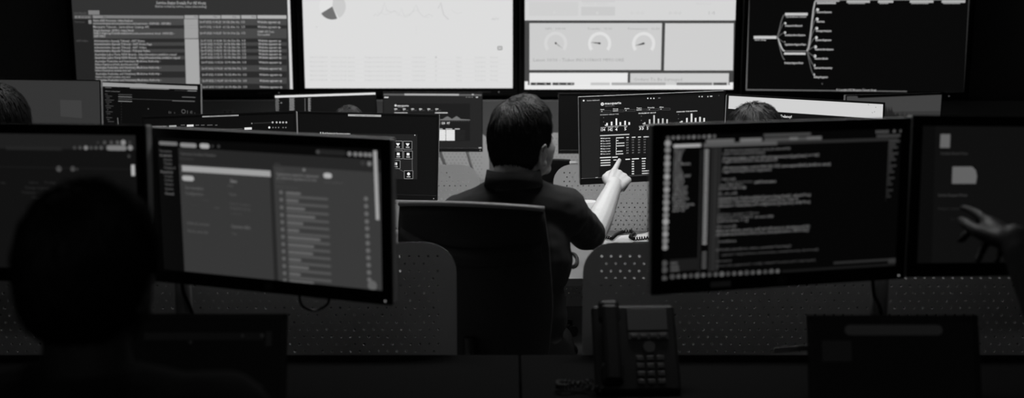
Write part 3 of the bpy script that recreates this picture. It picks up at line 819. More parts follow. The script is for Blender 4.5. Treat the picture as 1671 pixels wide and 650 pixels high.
mN = monitor((0.5185, 5.2049, 1.0933), 0.08, -6.05, -0.02, W0, H0, 0.006, 0.02, 'far switched-off black monitor just right of the man\'s head', draw_black, stand='legs', group='monitors of the far row', logo=False)
monitor_arm(-0.738, 2.12, (mA, mC), 'pole stand with two monitor arms in the front row, left of the office chair')
monitor_arm(0.826, 2.12, (mB, mD), 'pole stand with two monitor arms in the front row, right of the code monitor')
monitor_arm(-0.834, 3.78, (mG, mH), 'pole stand with two monitor arms in the middle row, left of the man')
monitor_arm(0.835, 3.78, (mE, mF), 'pole stand with two monitor arms in the middle row, right of the man')
# long pale strip stuck on the lower bezel of the code monitor, right of its logo
strip = bx('bezel_strip', (0.135, -0.0006, -H0 / 2 + 0.0165), (0.235, 0.0008, 0.012), M['tag'], mB)
for ch in mB.children:
    if ch.name.startswith('housing'): strip.matrix_local = ch.matrix_local.copy()

# ------------------------------------------------------------------ video wall
TW, TH = 1.43, 0.805
def draw_status_table(c):
    c.fill(50)
    c.poly([(110, 31), (152, 31), (157, 150), (118, 150)], 36, 'big')
    c.text('Service Status Details For All Hosts', 255, 4.3, 5, 165, x1=336, bold=True)
    c.text('Entries sorted by service status (descending)', 253.5, 10.2, 3.6, 150, x1=337, bold=True)
    c.text('Limit Results:', 120.5, 21, 3.4, 96, x1=142); c.rect(144, 17, 162.5, 24, 126)
    for x0, x1, v in ((121, 149.5, 92), (151, 300, 124), (301, 323.5, 158), (325, 360, 160), (361, 392, 164), (393.5, 418.5, 168), (420, 467.5, 178)):
        c.rect(x0, 24.8, x1, 30.6, v)
    for x, x1 in ((316, 322), (348, 354), (379, 386), (410, 417), (168, 174)): c.text('^v', x, 27.6, 2.6, 70, x1=x1, bold=True)
    c.text('Host', 123, 27.8, 3, 150, x1=147); c.text('Service', 153, 27.8, 3, 170, x1=167)
    rows = [(31.4, 41.2, 72), (41.6, 46.2, 44), (46.6, 62.6, 72), (64, 69, 42), (69, 74.6, 68), (74.6, 80.1, 42), (80.1, 85.6, 68), (85.6, 91, 42), (91, 96.9, 68), (96.9, 106.6, 42), (106.6, 116.7, 68), (116.7, 126.8, 42), (126.8, 136.8, 68), (136.8, 147, 42)]
    svc = [[(33.3, 'Azure AAD Recovery - https://aad.net', 217), (38, 'services.intranet.telecomcustomers.com/customers - DEVICES - SERVERS', 279)],
           [(43.7, 'Macquarie Telecom - ServiceNow Catalogs API', 243)],
           [(49.6, 'Simple Retrieval - ID/IDS - https://intell', 218), (54.2, 'SHELF-HighCapTicketDetailsService.telecomcustomer.cloud - DEVICES -', 285), (59, 'SERVERS', 172)],
           [(66.6, 'Administrative Appeals Tribunal - AAT Home', 236)], [(71.9, 'Administrative Appeals Tribunal - AAT Home Page', 248)], [(77.4, 'Administrative Appeals Tribunal - AAT Online', 239)],
           [(82.9, 'Administrative Appeals Tribunal - Tribunal Online', 245)], [(88.7, 'Australian Labor Party NSW Branch - https://members.nswlabor.org.au/', 288.5)], [(94.2, 'Australian Labor Party NSW Branch - https://membership.nswlabor.org.au/', 294.5)],
           [(99.9, 'Australian Pesticides and Veterinary Medicines Authority -', 262), (104.8, 'https://apps.permits.apvma.gov.au/', 226)], [(110.2, 'Australian Pesticides and Veterinary Medicines Authority -', 263), (115.3, 'https://services.apvma.gov.au/', 214)],
           [(120.5, 'Australian Pesticides and Veterinary Medicines Authority -', 263), (125.6, 'https://portal.apvma.gov.au/', 213)], [(130.8, 'Australian Pesticides and Veterinary Medicines Authority -', 264), (135.8, 'https://www.apvma.gov.au/', 213)], [(141, 'Australian Pesticides and Veterinary Medicines Authority -', 264)]]
    last = [35.8, 43.8, 54, 66.3, 71.8, 77.3, 82.7, 88.2, 93.8, 101.7, 111.8, 121.9, 131.8, 142]
    for i, (y0, y1, v) in enumerate(rows):
        d = (y0 - 31) * .03
        c.poly([(151.5 + d * 1.4, y0), (468, y0), (468, y1), (151.5 + d * 1.4, y1)], v)
        c.poly([(300.5 + d * 1.1, y0 - .2), (323 + d * 1.1, y0 - .2), (323.1 + d * 1.1, y1 + .1), (300.6 + d * 1.1, y1 + .1)], 158 if i < 3 else 166)
        for (y, s, x1) in svc[i]: c.text(s, 151.5 + (y - 31) * .055, y, 3.5, 165, x1=x1, bold=True)
        y = last[i]; dx = (y - 31) * .05
        c.text('26-07-2022 11:02:%02d  %dd %dh %dm %02ds' % ((23 + i * 7) % 60, 5 + i % 3, 13 - i % 5, 29 + i, (i * 11) % 60), 325.2 + dx, y, 3.5, 168, x1=390.5 + dx * .6, bold=True)
        c.text('1/3', 393.6 + dx * .7, y, 3.5, 160, x1=399.4 + dx * .7, bold=True)
        if i == 2:
            c.text('SNMP API Tests', 420.2, 51.7, 3.4, 160, x1=447.5, bold=True); c.text('Successful', 420.4, 56.4, 3.4, 165, x1=440, bold=True)
        else: c.text('Website appears up', 420 + dx * .7, y, 3.5, 178, x1=457.5 + dx * .6, bold=True)
    c.text('Services', 122, 35.6, 3.4, 84, x1=138); c.rect(144.2, 32.5, 149.6, 39, 132); c.text('AAT-Online', 124.5, 66.5, 3.4, 90, x1=143.5)
    c.poly([(467.2, -60), (472.5, -60), (480, 150), (473.5, 150)], 212, 'big')

def draw_report_page(c):
    c.fill(221)
    a = (542.3, 10.5)
    pts = [a] + [(a[0] + 21.5 * math.cos(R(t)), a[1] + 21.5 * math.sin(R(t))) for t in range(68, 150, 8)]
    c.poly(pts, 112)
    pts = [a] + [(a[0] + 22 * math.cos(R(t)), a[1] + 22 * math.sin(R(t))) for t in range(-84, 69, 9)]
    c.poly(pts, 203)
    pts = [a] + [(a[0] + 21.5 * math.cos(R(t)), a[1] + 21.5 * math.sin(R(t))) for t in range(150, 277, 9)]
    c.poly(pts, 226)
    L = [(610, 27), (613, 22), (616, 26), (623, 19), (628, 3), (631, 17), (638, 20), (644, 17), (650, 26), (655, 14), (661, 28), (668, 25), (674, 18), (679, 8), (684, 20), (692, 28), (700, 23), (706, 27)]
    c.line(L, 1.0, 205); c.line([(616, 20), (630, 24), (646, 18), (656, 27), (670, 22), (680, 16), (690, 27), (700, 29)], .9, 212)
    c.line([(715, 14), (719, 4), (724, 24), (732, 32)], 2, 205); c.line([(736, 16), (746, 22), (754, 20)], 1, 213)
    c.text('API', 802, 31, 4, 196, x1=813); c.frame(812.5, 76, 819, 81, 1.6, 150); c.rect(814, 77.3, 817.6, 79.7, 190)
    for k, y in enumerate((93.5, 101, 108.4, 115.8, 123.2, 130.5)):
        for x0, x1, s in ((506, 534.5, 'INC01586%02d' % (3 + k * 7)), (540, 579, 'Service Desk queue'), (595, 655, 'Assigned network operations team'), (672, 695, 'Customer'), (710, 713, '%d' % (k + 1)), (744, 753, 'Open'), (775.5, 792.5, 'In progress'), (800, 812, 'Normal')):
            c.text(s, x0, y, 3, 196, x1=x1)
        c.bar(505, y + 3.7, 830, .4, 212)
    for y in (44, 49, 54): c.disc(679.5, y, .6, 205)
    c.disc(517, 44, .9, 190)

def draw_gauges(c):
    c.fill(70)
    c.poly([(840, -60), (1215, -60), (1215, 33.3), (840, 33.3)], 213, 'big')
    c.rect(863.5, 3, 943.5, 26, 207); c.rect(948.5, 11, 1003.5, 25.5, 202); c.bar(948.5, 2.3, 1003.5, 2.5, 206)
    c.text('CALLS', 951, 5.6, 4, 203, x1=970); c.text('WAITING', 973, 6.4, 4, 203, x1=992)
    c.text('0', 973, 21, 5, 224); c.text('0', 903, 20, 5, 220)
    c.text('0:00', 1028, 21, 5.6, 203, x1=1051); c.text('0:00', 1091, 21, 5.6, 198, x1=1112); c.text('14', 1156.5, 21, 6, 190, x1=1167)
    c.text('Abandoned', 1135, 6, 3.5, 204, x1=1160)
    c.poly([(864, 37.8), (1080.3, 37.8), (1078.5, 114.3), (864, 114.3)], 205, 'big')
    c.poly([(1085.5, 38), (1205, 38), (1205, 115), (1083.5, 115)], 207, 'big')
    c.poly([(864, 119), (1024.5, 119), (1023.8, 140), (864, 140)], 232, 'big')
    c.poly([(1028.5, 119.6), (1189.5, 119.6), (1189, 140), (1028.3, 140)], 204, 'big')
    c.poly([(1197.3, 33), (1204, 33), (1203, 134), (1191, 134), (1191, 118), (1196, 118)], 70)
    for x, y, x1, y1, s in ((906.8, 70.5, 919, 79.8, 'NPS : 100.00'), (978.5, 70.8, 963, 69, 'Transfer : 12.00'), (1050.3, 71, 1036, 74.8, 'Permanence : 12.50')):
        c.ring(x, y + .4, 14, 19.2, -38, 218, 224 if x > 950 else 214, 30)
        c.poly([(x - .9, y - 1.3), (x + .9, y + 1.5), (x1, y1), ], 60); c.disc(x, y, 1.7, 50)
    for s, x0, x1 in (('NPS : 100.00', 890, 923), ('Transfer : 12.00', 958.5, 998.5), ('Permanence : 12.50', 1025, 1076.5)): c.text(s, x0, 46.8, 3.6, 165, x1=x1)
    c.text('Latest 10/10 - Ticket INC0158603 MMOORE', 870.5, 97.8, 5.2, 158, x1=1018)
    c.text('Orders To Be Surveyed', 1034.5, 129.6, 5, 160, x1=1113)
    c.poly([(850, 132.8), (861.5, 132.8), (861.5, 138.8), (1190.5, 138.8), (1190.5, 134.5), (1205, 134.5), (1205, 150), (850, 150)], 234, 'big')
    for x0, x1, v in ((866, 899, 40), (901.5, 937, 60), (964, 995, 195), (998, 1086, 168), (1104, 1162, 120), (1164, 1186, 80)):
        c.bar(x0, 137, x1, 4.2, v)
    for x in (875, 890, 912, 925, 933): c.disc(x, 137, 1.6, 150)

def draw_org_tree(c):
    c.fill(9)
    c.line([(1223.5, -60), (1217.8, 145)], 2.2, 104); c.line([(1217, 146.6), (1480, 149.6)], 2, 104); c.line([(1541, 151), (1573, 151.6)], 1.4, 58)
    c.line([(1584.5, -60), (1573.5, 150)], 1.8, 60)
    c.bar(1230, 61, 1267, 4.6, 200); c.text('Service Group', 1231.5, 65, 2.6, 200, x1=1250, bold=True)
    c.bar(1281, 23.2, 1318, 4.2, 196); c.text('Operations Centre', 1282, 27.2, 2.8, 190, x1=1316, bold=True)
    for y, x1, s in ((42, 1309, 'Network Control'), (57.3, 1314, 'Incident Coordination'), (72.6, 1315, 'Application Support Team'), (87.3, 1314.5, 'Cloud and Platform Team'), (102.7, 1310.5, 'Desktop Support Desk')):
        x = 1281.5 - (y - 42) * .02
        c.text(s, x, y, 3, 205, x1=x1, bold=True); c.bar(x - .3, y, x1, 1.6, 150)
        if y < 80: c.disc(x - .3, y - 4, 1.9 if y < 60 else 1.2, 205 if y < 60 else 140)
    c.bar(1280, 83.4, 1316, 1.6, 110); c.bar(1279.5, 87.6, 1314.5, 3.2, 205)
    for y, w, v in ((24, 1.6, 100), (38, 1.2, 90), (53.5, 1.2, 90), (69, 1.2, 90), (83.6, 2.0, 190), (97.5, 1.3, 110)):
        pts = []
        for k in range(9):
            t = k / 8; s_ = t * t * (3 - 2 * t) if False else math.sin(t * math.pi / 2) ** 1.3
            pts.append((1268 + 12.5 * t, 61 + (y - 61) * s_))
        c.line(pts, w, v)
    c.rect(1331.5, -4, 1370, 2.6, 178); c.bar(1333, 5, 1364, 3, 175)
    for x0, x1 in ((1382, 1419.5), (1433, 1457.5), (1485, 1523), (1537, 1575)): c.rect(x0, -3, x1, 4.5, 176); c.bar(x0 + 2, 5, x1 - 8, 2.6, 150)
    c.rect(1331.5, -3, 1575, .5, 120)
    for y, x1, s in ((19.8, 1357, 'Network Operators'), (35.2, 1345.5, 'Carriers'), (50.4, 1356.5, 'Storage Analysts'), (65.4, 1356.5, 'System Engineers'), (80.6, 1360, 'Platform Coordinators'), (95.6, 1351, 'Service Clerks'), (110.8, 1358, 'Business Connectivity'), (125.8, 1351, 'Billing Register')):
        x = 1333 - (y - 20) * .045
        c.text(s, x, y, 3, 205, x1=x1, bold=True); c.bar(x, y, x1, 1.6, 150); c.disc(x + 1 - (y > 70) * .8, y - 4, 2.4 if y < 100 else 1.6, 205)
        yy = y - 4; pts = []
        for k in range(9):
            t = k / 8; pts.append((1316.5 + (x - 1316.5) * t, 83.5 + (yy - 83.5) * math.sin(t * math.pi / 2) ** 1.2))
        c.line(pts, 1.3, 96)
    c.line([(1316.5, 83.5), (1319.5, 78), (1321.5, 66), (1324, 42), (1327, 16), (1329.5, 4), (1331.5, .5)], 2.4, 165)
    c.text('© Copyright 2022 Macquarie Telecom Group', 1364.5, 146.6, 3.2, 175, x1=1430, bold=True); c.text('v', 1341, 136.4, 2.6, 150)

def television(c, yaw, roll, label, draw):
    mw = frame_matrix(c, yaw, 0, roll)
    b = Vector((c[0], Y_BACK - 0.001, c[2] - 0.25))
    t = empty('television', b, 0, label, 'television', 'wall-mounted televisions of the video wall')
    ml = Matrix.Translation(-b) @ mw
    bz, bb = 0.034, 0.052
    W, H = TW + 2 * bz, TH + bz + bb; zc = (bz - bb) / 2
    m = MB()
    m.box((0, 0.012, TH / 2 + bz / 2), (W, 0.024, bz), 0.003, seg=1)
    m.box((0, 0.012, -TH / 2 - bb / 2), (W, 0.024, bb), 0.003, seg=1)
    for sx in (-1, 1): m.box((sx * (TW / 2 + bz / 2), 0.012, 0), (bz, 0.024, TH), 0.003, seg=1)
    m.box((0, 0.035, zc), (W - 0.006, 0.05, H - 0.006), 0.012)
    h = m.build('housing', M['plastic'], t); h.matrix_local = ml
    s_ = MB().box((0, 0.0085, 0), (TW, 0.005, TH)).build('screen', M['glossy'], t); s_.matrix_local = ml
    mt = MB()
    yb = (ml @ Vector((0, 0.06, 0))).y
    mt.box((0, -0.006, 0.25), (0.5, 0.012, 0.45), 0.002)
    for sx in (-0.2, 0.2):
        p = ml @ Vector((sx, 0.06, 0)); mt.box((p.x, (p.y - 0.006) / 2, p.z), (0.04, abs(p.y) + 0.006, 0.4), 0.003)
    mt.build('wall_bracket', M['metal'], t)
    led = MB().cyl((0.62, 0.001, -TH / 2 - 0.026), (0.62, -0.0008, -TH / 2 - 0.026), 0.004, n=10).build('power_light', emit_mat('led', 0.10), t); led.matrix_local = ml
    bd = bx('badge', (0.52, -0.0004, -TH / 2 - 0.026), (0.09, 0.0008, 0.008), M['shell'], t); bd.matrix_local = ml
    cv = Canvas(mw, TW, TH, -0.0055)
    draw(cv); cv.build(s_, ml)
    return t
television((-2.2354, 6.6873, 1.6267), 7.47, 0, 'wall television at the left with the grey service status table', draw_status_table)
television((-0.7104, 6.7070, 1.6354), 0, 0, 'wall television above and left of the man, white page with part of a pie chart', draw_report_page)
television((0.8020, 6.6801, 1.6279), 0, 0, 'wall television with three round gauges on a pale page', draw_gauges)
television((2.3013, 6.5506, 1.6179), -5.14, 0.2, 'wall television at the right with a branching tree diagram on black', draw_org_tree)

# ------------------------------------------------------------------ office chairs
def sheet(fn, nu, nv, thick):
    """closed curved slab: fn(u,v) -> front point; thickness along +y"""
    m = MB(); bm = m.bm; A = []; B = []
    for j in range(nv + 1):
        ra = []; rb = []
        for i in range(nu + 1):
            u = -1 + 2 * i / nu; v = j / nv
            p = Vector(fn(u, v)); e = min(1, 4 * (1 - abs(u)) + .15) ** .5 * min(1, 5 * min(v, 1 - v) + .2) ** .5
            ra.append(bm.verts.new(p + Vector((0, thick / 2 * e, 0)))); rb.append(bm.verts.new(p - Vector((0, thick / 2 * e, 0))))
        A.append(ra); B.append(rb)
    for j in range(nv):
        for i in range(nu):
            bm.faces.new((A[j][i], A[j][i + 1], A[j + 1][i + 1], A[j + 1][i]))
            bm.faces.new((B[j][i], B[j + 1][i], B[j + 1][i + 1], B[j][i + 1]))
    for j in range(nv):
        bm.faces.new((A[j][0], A[j + 1][0], B[j + 1][0], B[j][0])); bm.faces.new((A[j][nu], B[j][nu], B[j + 1][nu], A[j + 1][nu]))
    for i in range(nu):
        bm.faces.new((A[0][i], B[0][i], B[0][i + 1], A[0][i + 1])); bm.faces.new((A[nv][i], A[nv][i + 1], B[nv][i + 1], B[nv][i]))
    return m

def office_chair(loc, rz, label, group, top=0.98, bw=0.39, arms=True, drop=0.0):
    t = empty('office_chair', (loc[0], loc[1], 0), R(rz), label, 'chair', group)
    bot = 0.60
    def back(u, v):
        w = bw / 2 * (0.90 + 0.10 * min(1, v * 2.2)) * (1 - 0.05 * max(0, v - .8) * 5 * abs(u))
        z = bot + (top - bot) * v - drop * (u + 1) / 2 * v - 0.012 * u * u * v
        y = -0.235 - 0.05 * math.sin(v * math.pi * .9) * 0 - 0.035 * v + 0.045 * u * u + 0.02 * math.sin(v * 5)
        return (u * w, y, z)
    sheet(back, 16, 14, 0.022).build('backrest', M['chairfab'], t, True)
    pts = [Vector(back(-1 + k / 8, 1.0)) + Vector((0, 0, 0.001)) for k in range(17)]
    MB().tube(pts, 0.0075, 8).build('top_piping', M['chairedge'], t, True)
    # the fabric sags into a crease around the lumbar support
    def crease(u, v):
        w = bw / 2 * 0.93
        zc = top - 0.115 - 0.022 * (1 - u * u) - drop * (u + 1) / 2 + 0.025 * max(0, -u) ** 2
        p = back(u, .75)
        return (u * w, p[1] - 0.012 - 0.018 * math.sin(v * math.pi), zc + (v - .5) * 0.05)
    sheet(crease, 16, 6, 0.012).build('lumbar_band', M['chairfab'], t, True)
    MB().box((0, 0.02, 0.475), (0.47, 0.46, 0.07), 0.03, seg=3).build('seat', M['chairfab'], t, True)
    MB().tube([(0, -0.10, 0.43), (0, -0.24, 0.45), (0, -0.27, 0.58), (0, -0.255, 0.72)], 0.018, 8).build('back_support', M['plastic'], t, True)
    MB().cyl((0, 0, 0.13), (0, 0, 0.44), 0.026, 0.022).build('gas_column', M['metal'], t, True)
    for k in range(5):
        a = R(72 * k + 18); d = Vector((math.cos(a), math.sin(a), 0))
        lg = MB().tube([d * 0.02 + Vector((0, 0, 0.13)), d * 0.16 + Vector((0, 0, 0.105)), d * 0.30 + Vector((0, 0, 0.078))], [0.026, 0.02, 0.014], 8).build('base_leg', M['plastic'], t, True)
        s = d.cross(Vector((0, 0, 1)))
        q = d * 0.30 + Vector((0, 0, 0.03))
        c = MB(); c.cyl(q - s * 0.022, q - s * 0.005, 0.029, n=14); c.cyl(q + s * 0.005, q + s * 0.022, 0.029, n=14); c.cyl(q + Vector((0, 0, 0.0)), q + Vector((0, 0, 0.05)), 0.008, n=8)
        c.build('caster', M['plastic'], t)
    if arms:
        for sx in (-1, 1):
            MB().tube([(sx * 0.20, 0.0, 0.45), (sx * 0.265, 0.0, 0.47), (sx * 0.27, 0.0, 0.62)], 0.013, 8).build('armrest_post', M['plastic'], t, True)
            MB().box((sx * 0.27, 0.02, 0.635), (0.07, 0.22, 0.026), 0.011).build('armrest', M['plastic'], t, True)
    return t

# ------------------------------------------------------------------ people
_unit = {}
def unit_sphere(n):
    if n not in _unit:
        b = bmesh.new(); bmesh.ops.create_uvsphere(b, u_segments=2 * n, v_segments=n, radius=1.0); b.verts.index_update()
        _unit[n] = (np.array([v.co[:] for v in b.verts]), [tuple(v.index for v in f.verts) for f in b.faces]); b.free()
    return _unit[n]
class RB:
    """raw shapes that a voxel remesh fuses into one continuous skin"""
    def __init__(s): s.V = []; s.F = []; s.n = 0
    def put(s, v, f):
        s.V.append(v); k = s.n; s.F += [tuple(i + k for i in q) for q in f]; s.n += len(v)
    def ball(s, m, n=10):
        v, f = unit_sphere(n); m = np.array(m); s.put(v @ m[:3, :3].T + m[:3, 3], f)
    def sph(s, c, r, n=12, m=None):
        rr = r if hasattr(r, '__len__') else (r, r, r)
        s.ball(Matrix.Translation(c) @ (m if m is not None else Matrix()) @ Matrix.Diagonal((*rr, 1)), n)
    def cyl(s, p0, p1, r0, r1=None, n=14):
        p0 = Vector(p0); p1 = Vector(p1); q = np.array((p1 - p0).to_track_quat('Z', 'Y').to_matrix())
        a = np.arange(n) * 2 * np.pi / n; c = np.stack([np.cos(a), np.sin(a), 0 * a], 1) @ q.T
        v = np.concatenate([c * r0 + np.array(p0), c * (r0 if r1 is None else r1) + np.array(p1)])
        f = [(i, (i + 1) % n, n + (i + 1) % n, n + i) for i in range(n)] + [tuple(range(n))[::-1], tuple(range(n, 2 * n))]
        s.put(v, f)
    def mesh(s, name):
        me = bpy.data.meshes.new(name); me.from_pydata(np.concatenate(s.V).tolist(), [], s.F); return me

def remeshed(m, voxel, smooth=4, name='body'):
    me = m.mesh('tmp'); o = bpy.data.objects.new('tmp', me); COL.objects.link(o)
    r = o.modifiers.new('r', 'REMESH'); r.mode = 'VOXEL'; r.voxel_size = voxel; r.adaptivity = 0
    s = o.modifiers.new('s', 'SMOOTH'); s.factor = 0.5; s.iterations = smooth
    dg = bpy.context.evaluated_depsgraph_get()
    out = bpy.data.meshes.new_from_object(o.evaluated_get(dg)); out.name = name
    bpy.data.objects.remove(o); bpy.data.meshes.remove(me)
    out.polygons.foreach_set('use_smooth', [True] * len(out.polygons))
    return out

def cap(m, p0, r0, p1, r1, n=14):
    """tapered limb with round ends"""
    p0 = Vector(p0); p1 = Vector(p1)
    m.cyl(p0, p1, r0, r1, n=n); m.sph(p0, r0, n // 2); m.sph(p1, r1, n // 2)

def add_hand(m, wrist, f, b, s, curls, thumb=(0.9, 0.3), k=1.0, r=1.0):
    """f: towards the fingers, b: out of the back of the hand, s: towards the thumb"""
    wrist = Vector(wrist); f = f.normalized(); b = (b - f * b.dot(f)).normalized(); s_ = f.cross(b)
    s = s_ if s_.dot(s) > 0 else -s_
    offs = (0.028, 0.009, -0.011, -0.029); plen = (0.086, 0.090, 0.085, 0.076)
    fl = ((0.042, 0.026, 0.021), (0.046, 0.029, 0.022), (0.042, 0.027, 0.021), (0.033, 0.020, 0.018))
    fr = (0.0098, 0.0102, 0.0096, 0.0086)
    for i in range(4):
        kn = wrist + f * plen[i] * k + s * offs[i] * k
        cap(m, wrist + s * offs[i] * .55 * k + f * 0.008, 0.0155 * r, kn, 0.0125 * r, 10)
        a = 0; p = kn
        for j in range(3):
            a += curls[i][j]
            d = f * math.cos(a) - b * math.sin(a) + s * (0.05 * (1.5 - i)) * math.cos(a)
            q = p + d.normalized() * fl[i][j] * k
            cap(m, p, fr[i] * r * (1 - .08 * j), q, fr[i] * r * (1 - .08 * (j + 1)), 10)
            p = q
    # thumb leaves the side of the palm near its base
    t0 = wrist + f * 0.022 * k + s * 0.020 * k - b * 0.006
    d1 = (f * 0.72 + s * thumb[0] * .75 - b * 0.25).normalized()
    t1 = t0 + d1 * 0.044 * k
    d2 = (f * (0.9) + s * thumb[1] - b * 0.12).normalized(); t2 = t1 + d2 * 0.032 * k
    d3 = (f * 1.0 + s * (thumb[1] - .25) - b * 0.10).normalized(); t3 = t2 + d3 * 0.025 * k
    cap(m, t0, 0.017 * r, t1, 0.0135 * r, 10); cap(m, t1, 0.0125 * r, t2, 0.0108 * r, 10); cap(m, t2, 0.0108 * r, t3, 0.009 * r, 10)
    return s

def add_head(m, hm, ears=True):
    """hm: head frame, +y is the way the face looks"""
    def E(c, r, rot=None):
        mm = hm @ Matrix.Translation(c) @ (rot if rot else Matrix()) @ Matrix.Diagonal((*r, 1))
        m.ball(mm, 12)
    E((0, -0.012, 0.018), (0.073, 0.090, 0.088)); E((0, 0.028, -0.030), (0.062, 0.060, 0.084))
    E((0, 0.050, -0.085), (0.034, 0.034, 0.024)); E((0, 0.066, 0.020), (0.038, 0.013, 0.012))
    for sx in (-1, 1):
        E((sx * 0.030, 0.048, -0.028), (0.026, 0.030, 0.034)); cap(m, hm @ Vector((sx * 0.046, 0.002, -0.056)), 0.019, hm @ Vector((sx * 0.016, 0.062, -0.088)), 0.018, 12)
        if ears:
            for k in range(14):
                a0 = R(-70 + k * 20); a1 = R(-70 + (k + 1) * 20)
                def ep(a): return hm @ Vector((sx * (0.082 + 0.005 * math.sin(a) - 0.006 * math.cos(a)), -0.016 - 0.0155 * math.cos(a - 1.35), -0.030 + 0.029 * math.sin(a - 1.35 + math.pi) * -1))
                cap(m, ep(a0), 0.0042, ep(a1), 0.0042, 8)
            E((sx * 0.0775, -0.012, -0.030), (0.0055, 0.013, 0.024)); E((sx * 0.078, -0.006, -0.056), (0.006, 0.008, 0.009))
            E((sx * 0.0755, 0.002, -0.034), (0.006, 0.005, 0.008))
    a = hm @ Vector((0, 0.085, 0.010)); b = hm @ Vector((0, 0.106, -0.028)); cap(m, a, 0.008, b, 0.0125, 10)
    for sx in (-1, 1): E((sx * 0.013, 0.096, -0.032), (0.008, 0.010, 0.007))
    E((0, 0.084, -0.055), (0.022, 0.010, 0.0055)); E((0, 0.082, -0.066), (0.019, 0.010, 0.006))

def zmin_of(y):
    pts = ((-1, -.975), (-.45, -.95), (-.24, -.66), (0.0, -.10), (.18, -.15), (.31, -.02), (.45, .46), (.7, .60), (1, .66))
    for (a, za), (b, zb) in zip(pts, pts[1:]):
        if y <= b: return za + (zb - za) * (y - a) / (b - a)
    return .66
HC = Vector((0, -0.010, 0.012)); HRX = Vector((0.084, 0.099, 0.109))
def scalp(d):
    h = max(math.sqrt(max(0.0, 1 - d.z * d.z)), 0.30)
    k = h ** (-0.42 if d.z < 0 else -0.10)
    return Vector((d.x * HRX.x * k, d.y * HRX.y * k, d.z * HRX.z))
def hair_mesh(n, seed, name='hair', length=5, part=0.0):
    rr = random.Random(seed); bm = bmesh.new()
    q = bmesh.ops.create_uvsphere(bm, u_segments=64, v_segments=44, radius=1.0)
    kill = []
    for v in bm.verts:
        d = v.co.copy()
        if d.z < zmin_of(d.y) - 0.02: kill.append(v); continue
        w = 1 + 0.022 * noise.noise(d * 3.1 + Vector((seed, 0, 0))) + 0.012 * noise.noise(Vector((d.x * 14, d.y * 14, d.z * 3)))
        edge = min(1, max(0, (d.z - zmin_of(d.y)) / 0.45)); w *= 0.945 + 0.025 * edge
        v.co = HC + scalp(d) * w
    bmesh.ops.delete(bm, geom=kill, context='VERTS')
    crown = Vector((-0.25 + part, -.30, .92)).normalized()
    for i in range(n):
        while True:
            d = Vector((rr.gauss(0, 1), rr.gauss(0, 1), rr.gauss(0, 1))).normalized()
            if d.z > zmin_of(d.y): break
        p = d.copy(); pts = []
        wob = rr.uniform(-.35, .35); lift = rr.uniform(-0.02, 0.075) + (0.03 if rr.random() < .06 else 0)
        L = length + rr.randint(-1, 1)
        for k in range(L + 1):
            edge = min(1, max(0, (p.z - zmin_of(p.y)) / 0.45))
            pts.append(HC + scalp(p) * ((0.96 + 0.04 * edge) + lift * k / L + 0.03 * noise.noise(p * 4) + 0.03 * noise.noise(Vector((p.x * 15, p.y * 15, p.z * 4)))))
            t = p - crown; t = t - p * t.dot(p)
            if t.length < 1e-3: t = p.orthogonal()
            t.normalize(); sd = p.cross(t)
            p = (p + (t + sd * wob + Vector((0, 0, -.25))) * 0.085).normalized()
            if p.z < zmin_of(p.y) - 0.10: break
        if len(pts) < 2: continue
        kk = len(pts); prev = None
        for k, c in enumerate(pts):
            tt = (pts[min(k + 1, kk - 1)] - pts[max(k - 1, 0)]).normalized(); nn = (c - HC).normalized(); sdv = tt.cross(nn)
            w = 0.0017 * (1 - 0.8 * k / (kk - 1))
            row = [bm.verts.new(c + sdv * w), bm.verts.new(c + nn * w), bm.verts.new(c - sdv * w)]
            if prev:
                bm.faces.new((prev[0], prev[1], row[1], row[0])); bm.faces.new((prev[1], prev[2], row[2], row[1]))
            prev = row
    me = bpy.data.meshes.new(name); bm.to_mesh(me); bm.free(); me.materials.append(M['hair'])
    me.polygons.foreach_set('use_smooth', [True] * len(me.polygons))
    return me

def collar_mesh(c, rx, ry, z0, z1, tilt=0.0, thick=0.004):
    m = MB(); bm = m.bm; n = 40; prof = ((0, 0), (0.0, 1.0), (0.006, 1.0), (0.014, 0.05), (0.010, 0))
    rings = []
    for (o, v) in prof:
        ring = []
        for k in range(n):
            a = 2 * math.pi * k / n
            z = z0 + (z1 - z0) * v - 0.022 * max(0, math.sin(a)) + tilt * math.cos(a)
            ring.append(bm.verts.new((c[0] + (rx + o) * math.cos(a), c[1] + (ry + o) * math.sin(a) - 0.010 * v, z)))
        rings.append(ring)
    for A, B in zip(rings, rings[1:] + rings[:1]):
        for k in range(n): bm.faces.new((A[k], A[(k + 1) % n], B[(k + 1) % n], B[k]))
    return m

def torso(m, g, sh, neck, gx=0.0):
    """g: extra thickness (clothing)"""
    for c, r in (((0, 0.0, 0.90), (0.155, 0.105, 0.165)), ((0, 0.01, 0.74), (0.142, 0.105, 0.16)), ((0, -0.005, 0.60), (0.165, 0.125, 0.10))):
        m.sph((c[0] + gx * (c[2] - .55), c[1], c[2]), tuple(x + g for x in r), 14)
    for s in sh:
        cap(m, Vector(s) * 1.0, 0.060 + g, Vector((neck[0] + gx * .0, neck[1] - 0.012, neck[2] - 0.075)), 0.060 + g)
        cap(m, Vector(s) + Vector((0, 0, -0.02)), 0.052 + g, (neck[0], neck[1], neck[2] - 0.17), 0.09 + g)
        cap(m, Vector(s) * 1.0, 0.045 + g, (neck[0], neck[1] - 0.005, neck[2] - 0.03), 0.048 + g)

def lower_body(m, g, kz=0.50, foot=True):
    for sx in (-1, 1):
        cap(m, (sx * 0.09, 0.0, 0.565), 0.080 + g, (sx * 0.13, 0.40, kz + 0.03), 0.056 + g)
        cap(m, (sx * 0.13, 0.40, kz + 0.03), 0.055 + g, (sx * 0.13, 0.38, 0.11), 0.036 + g)

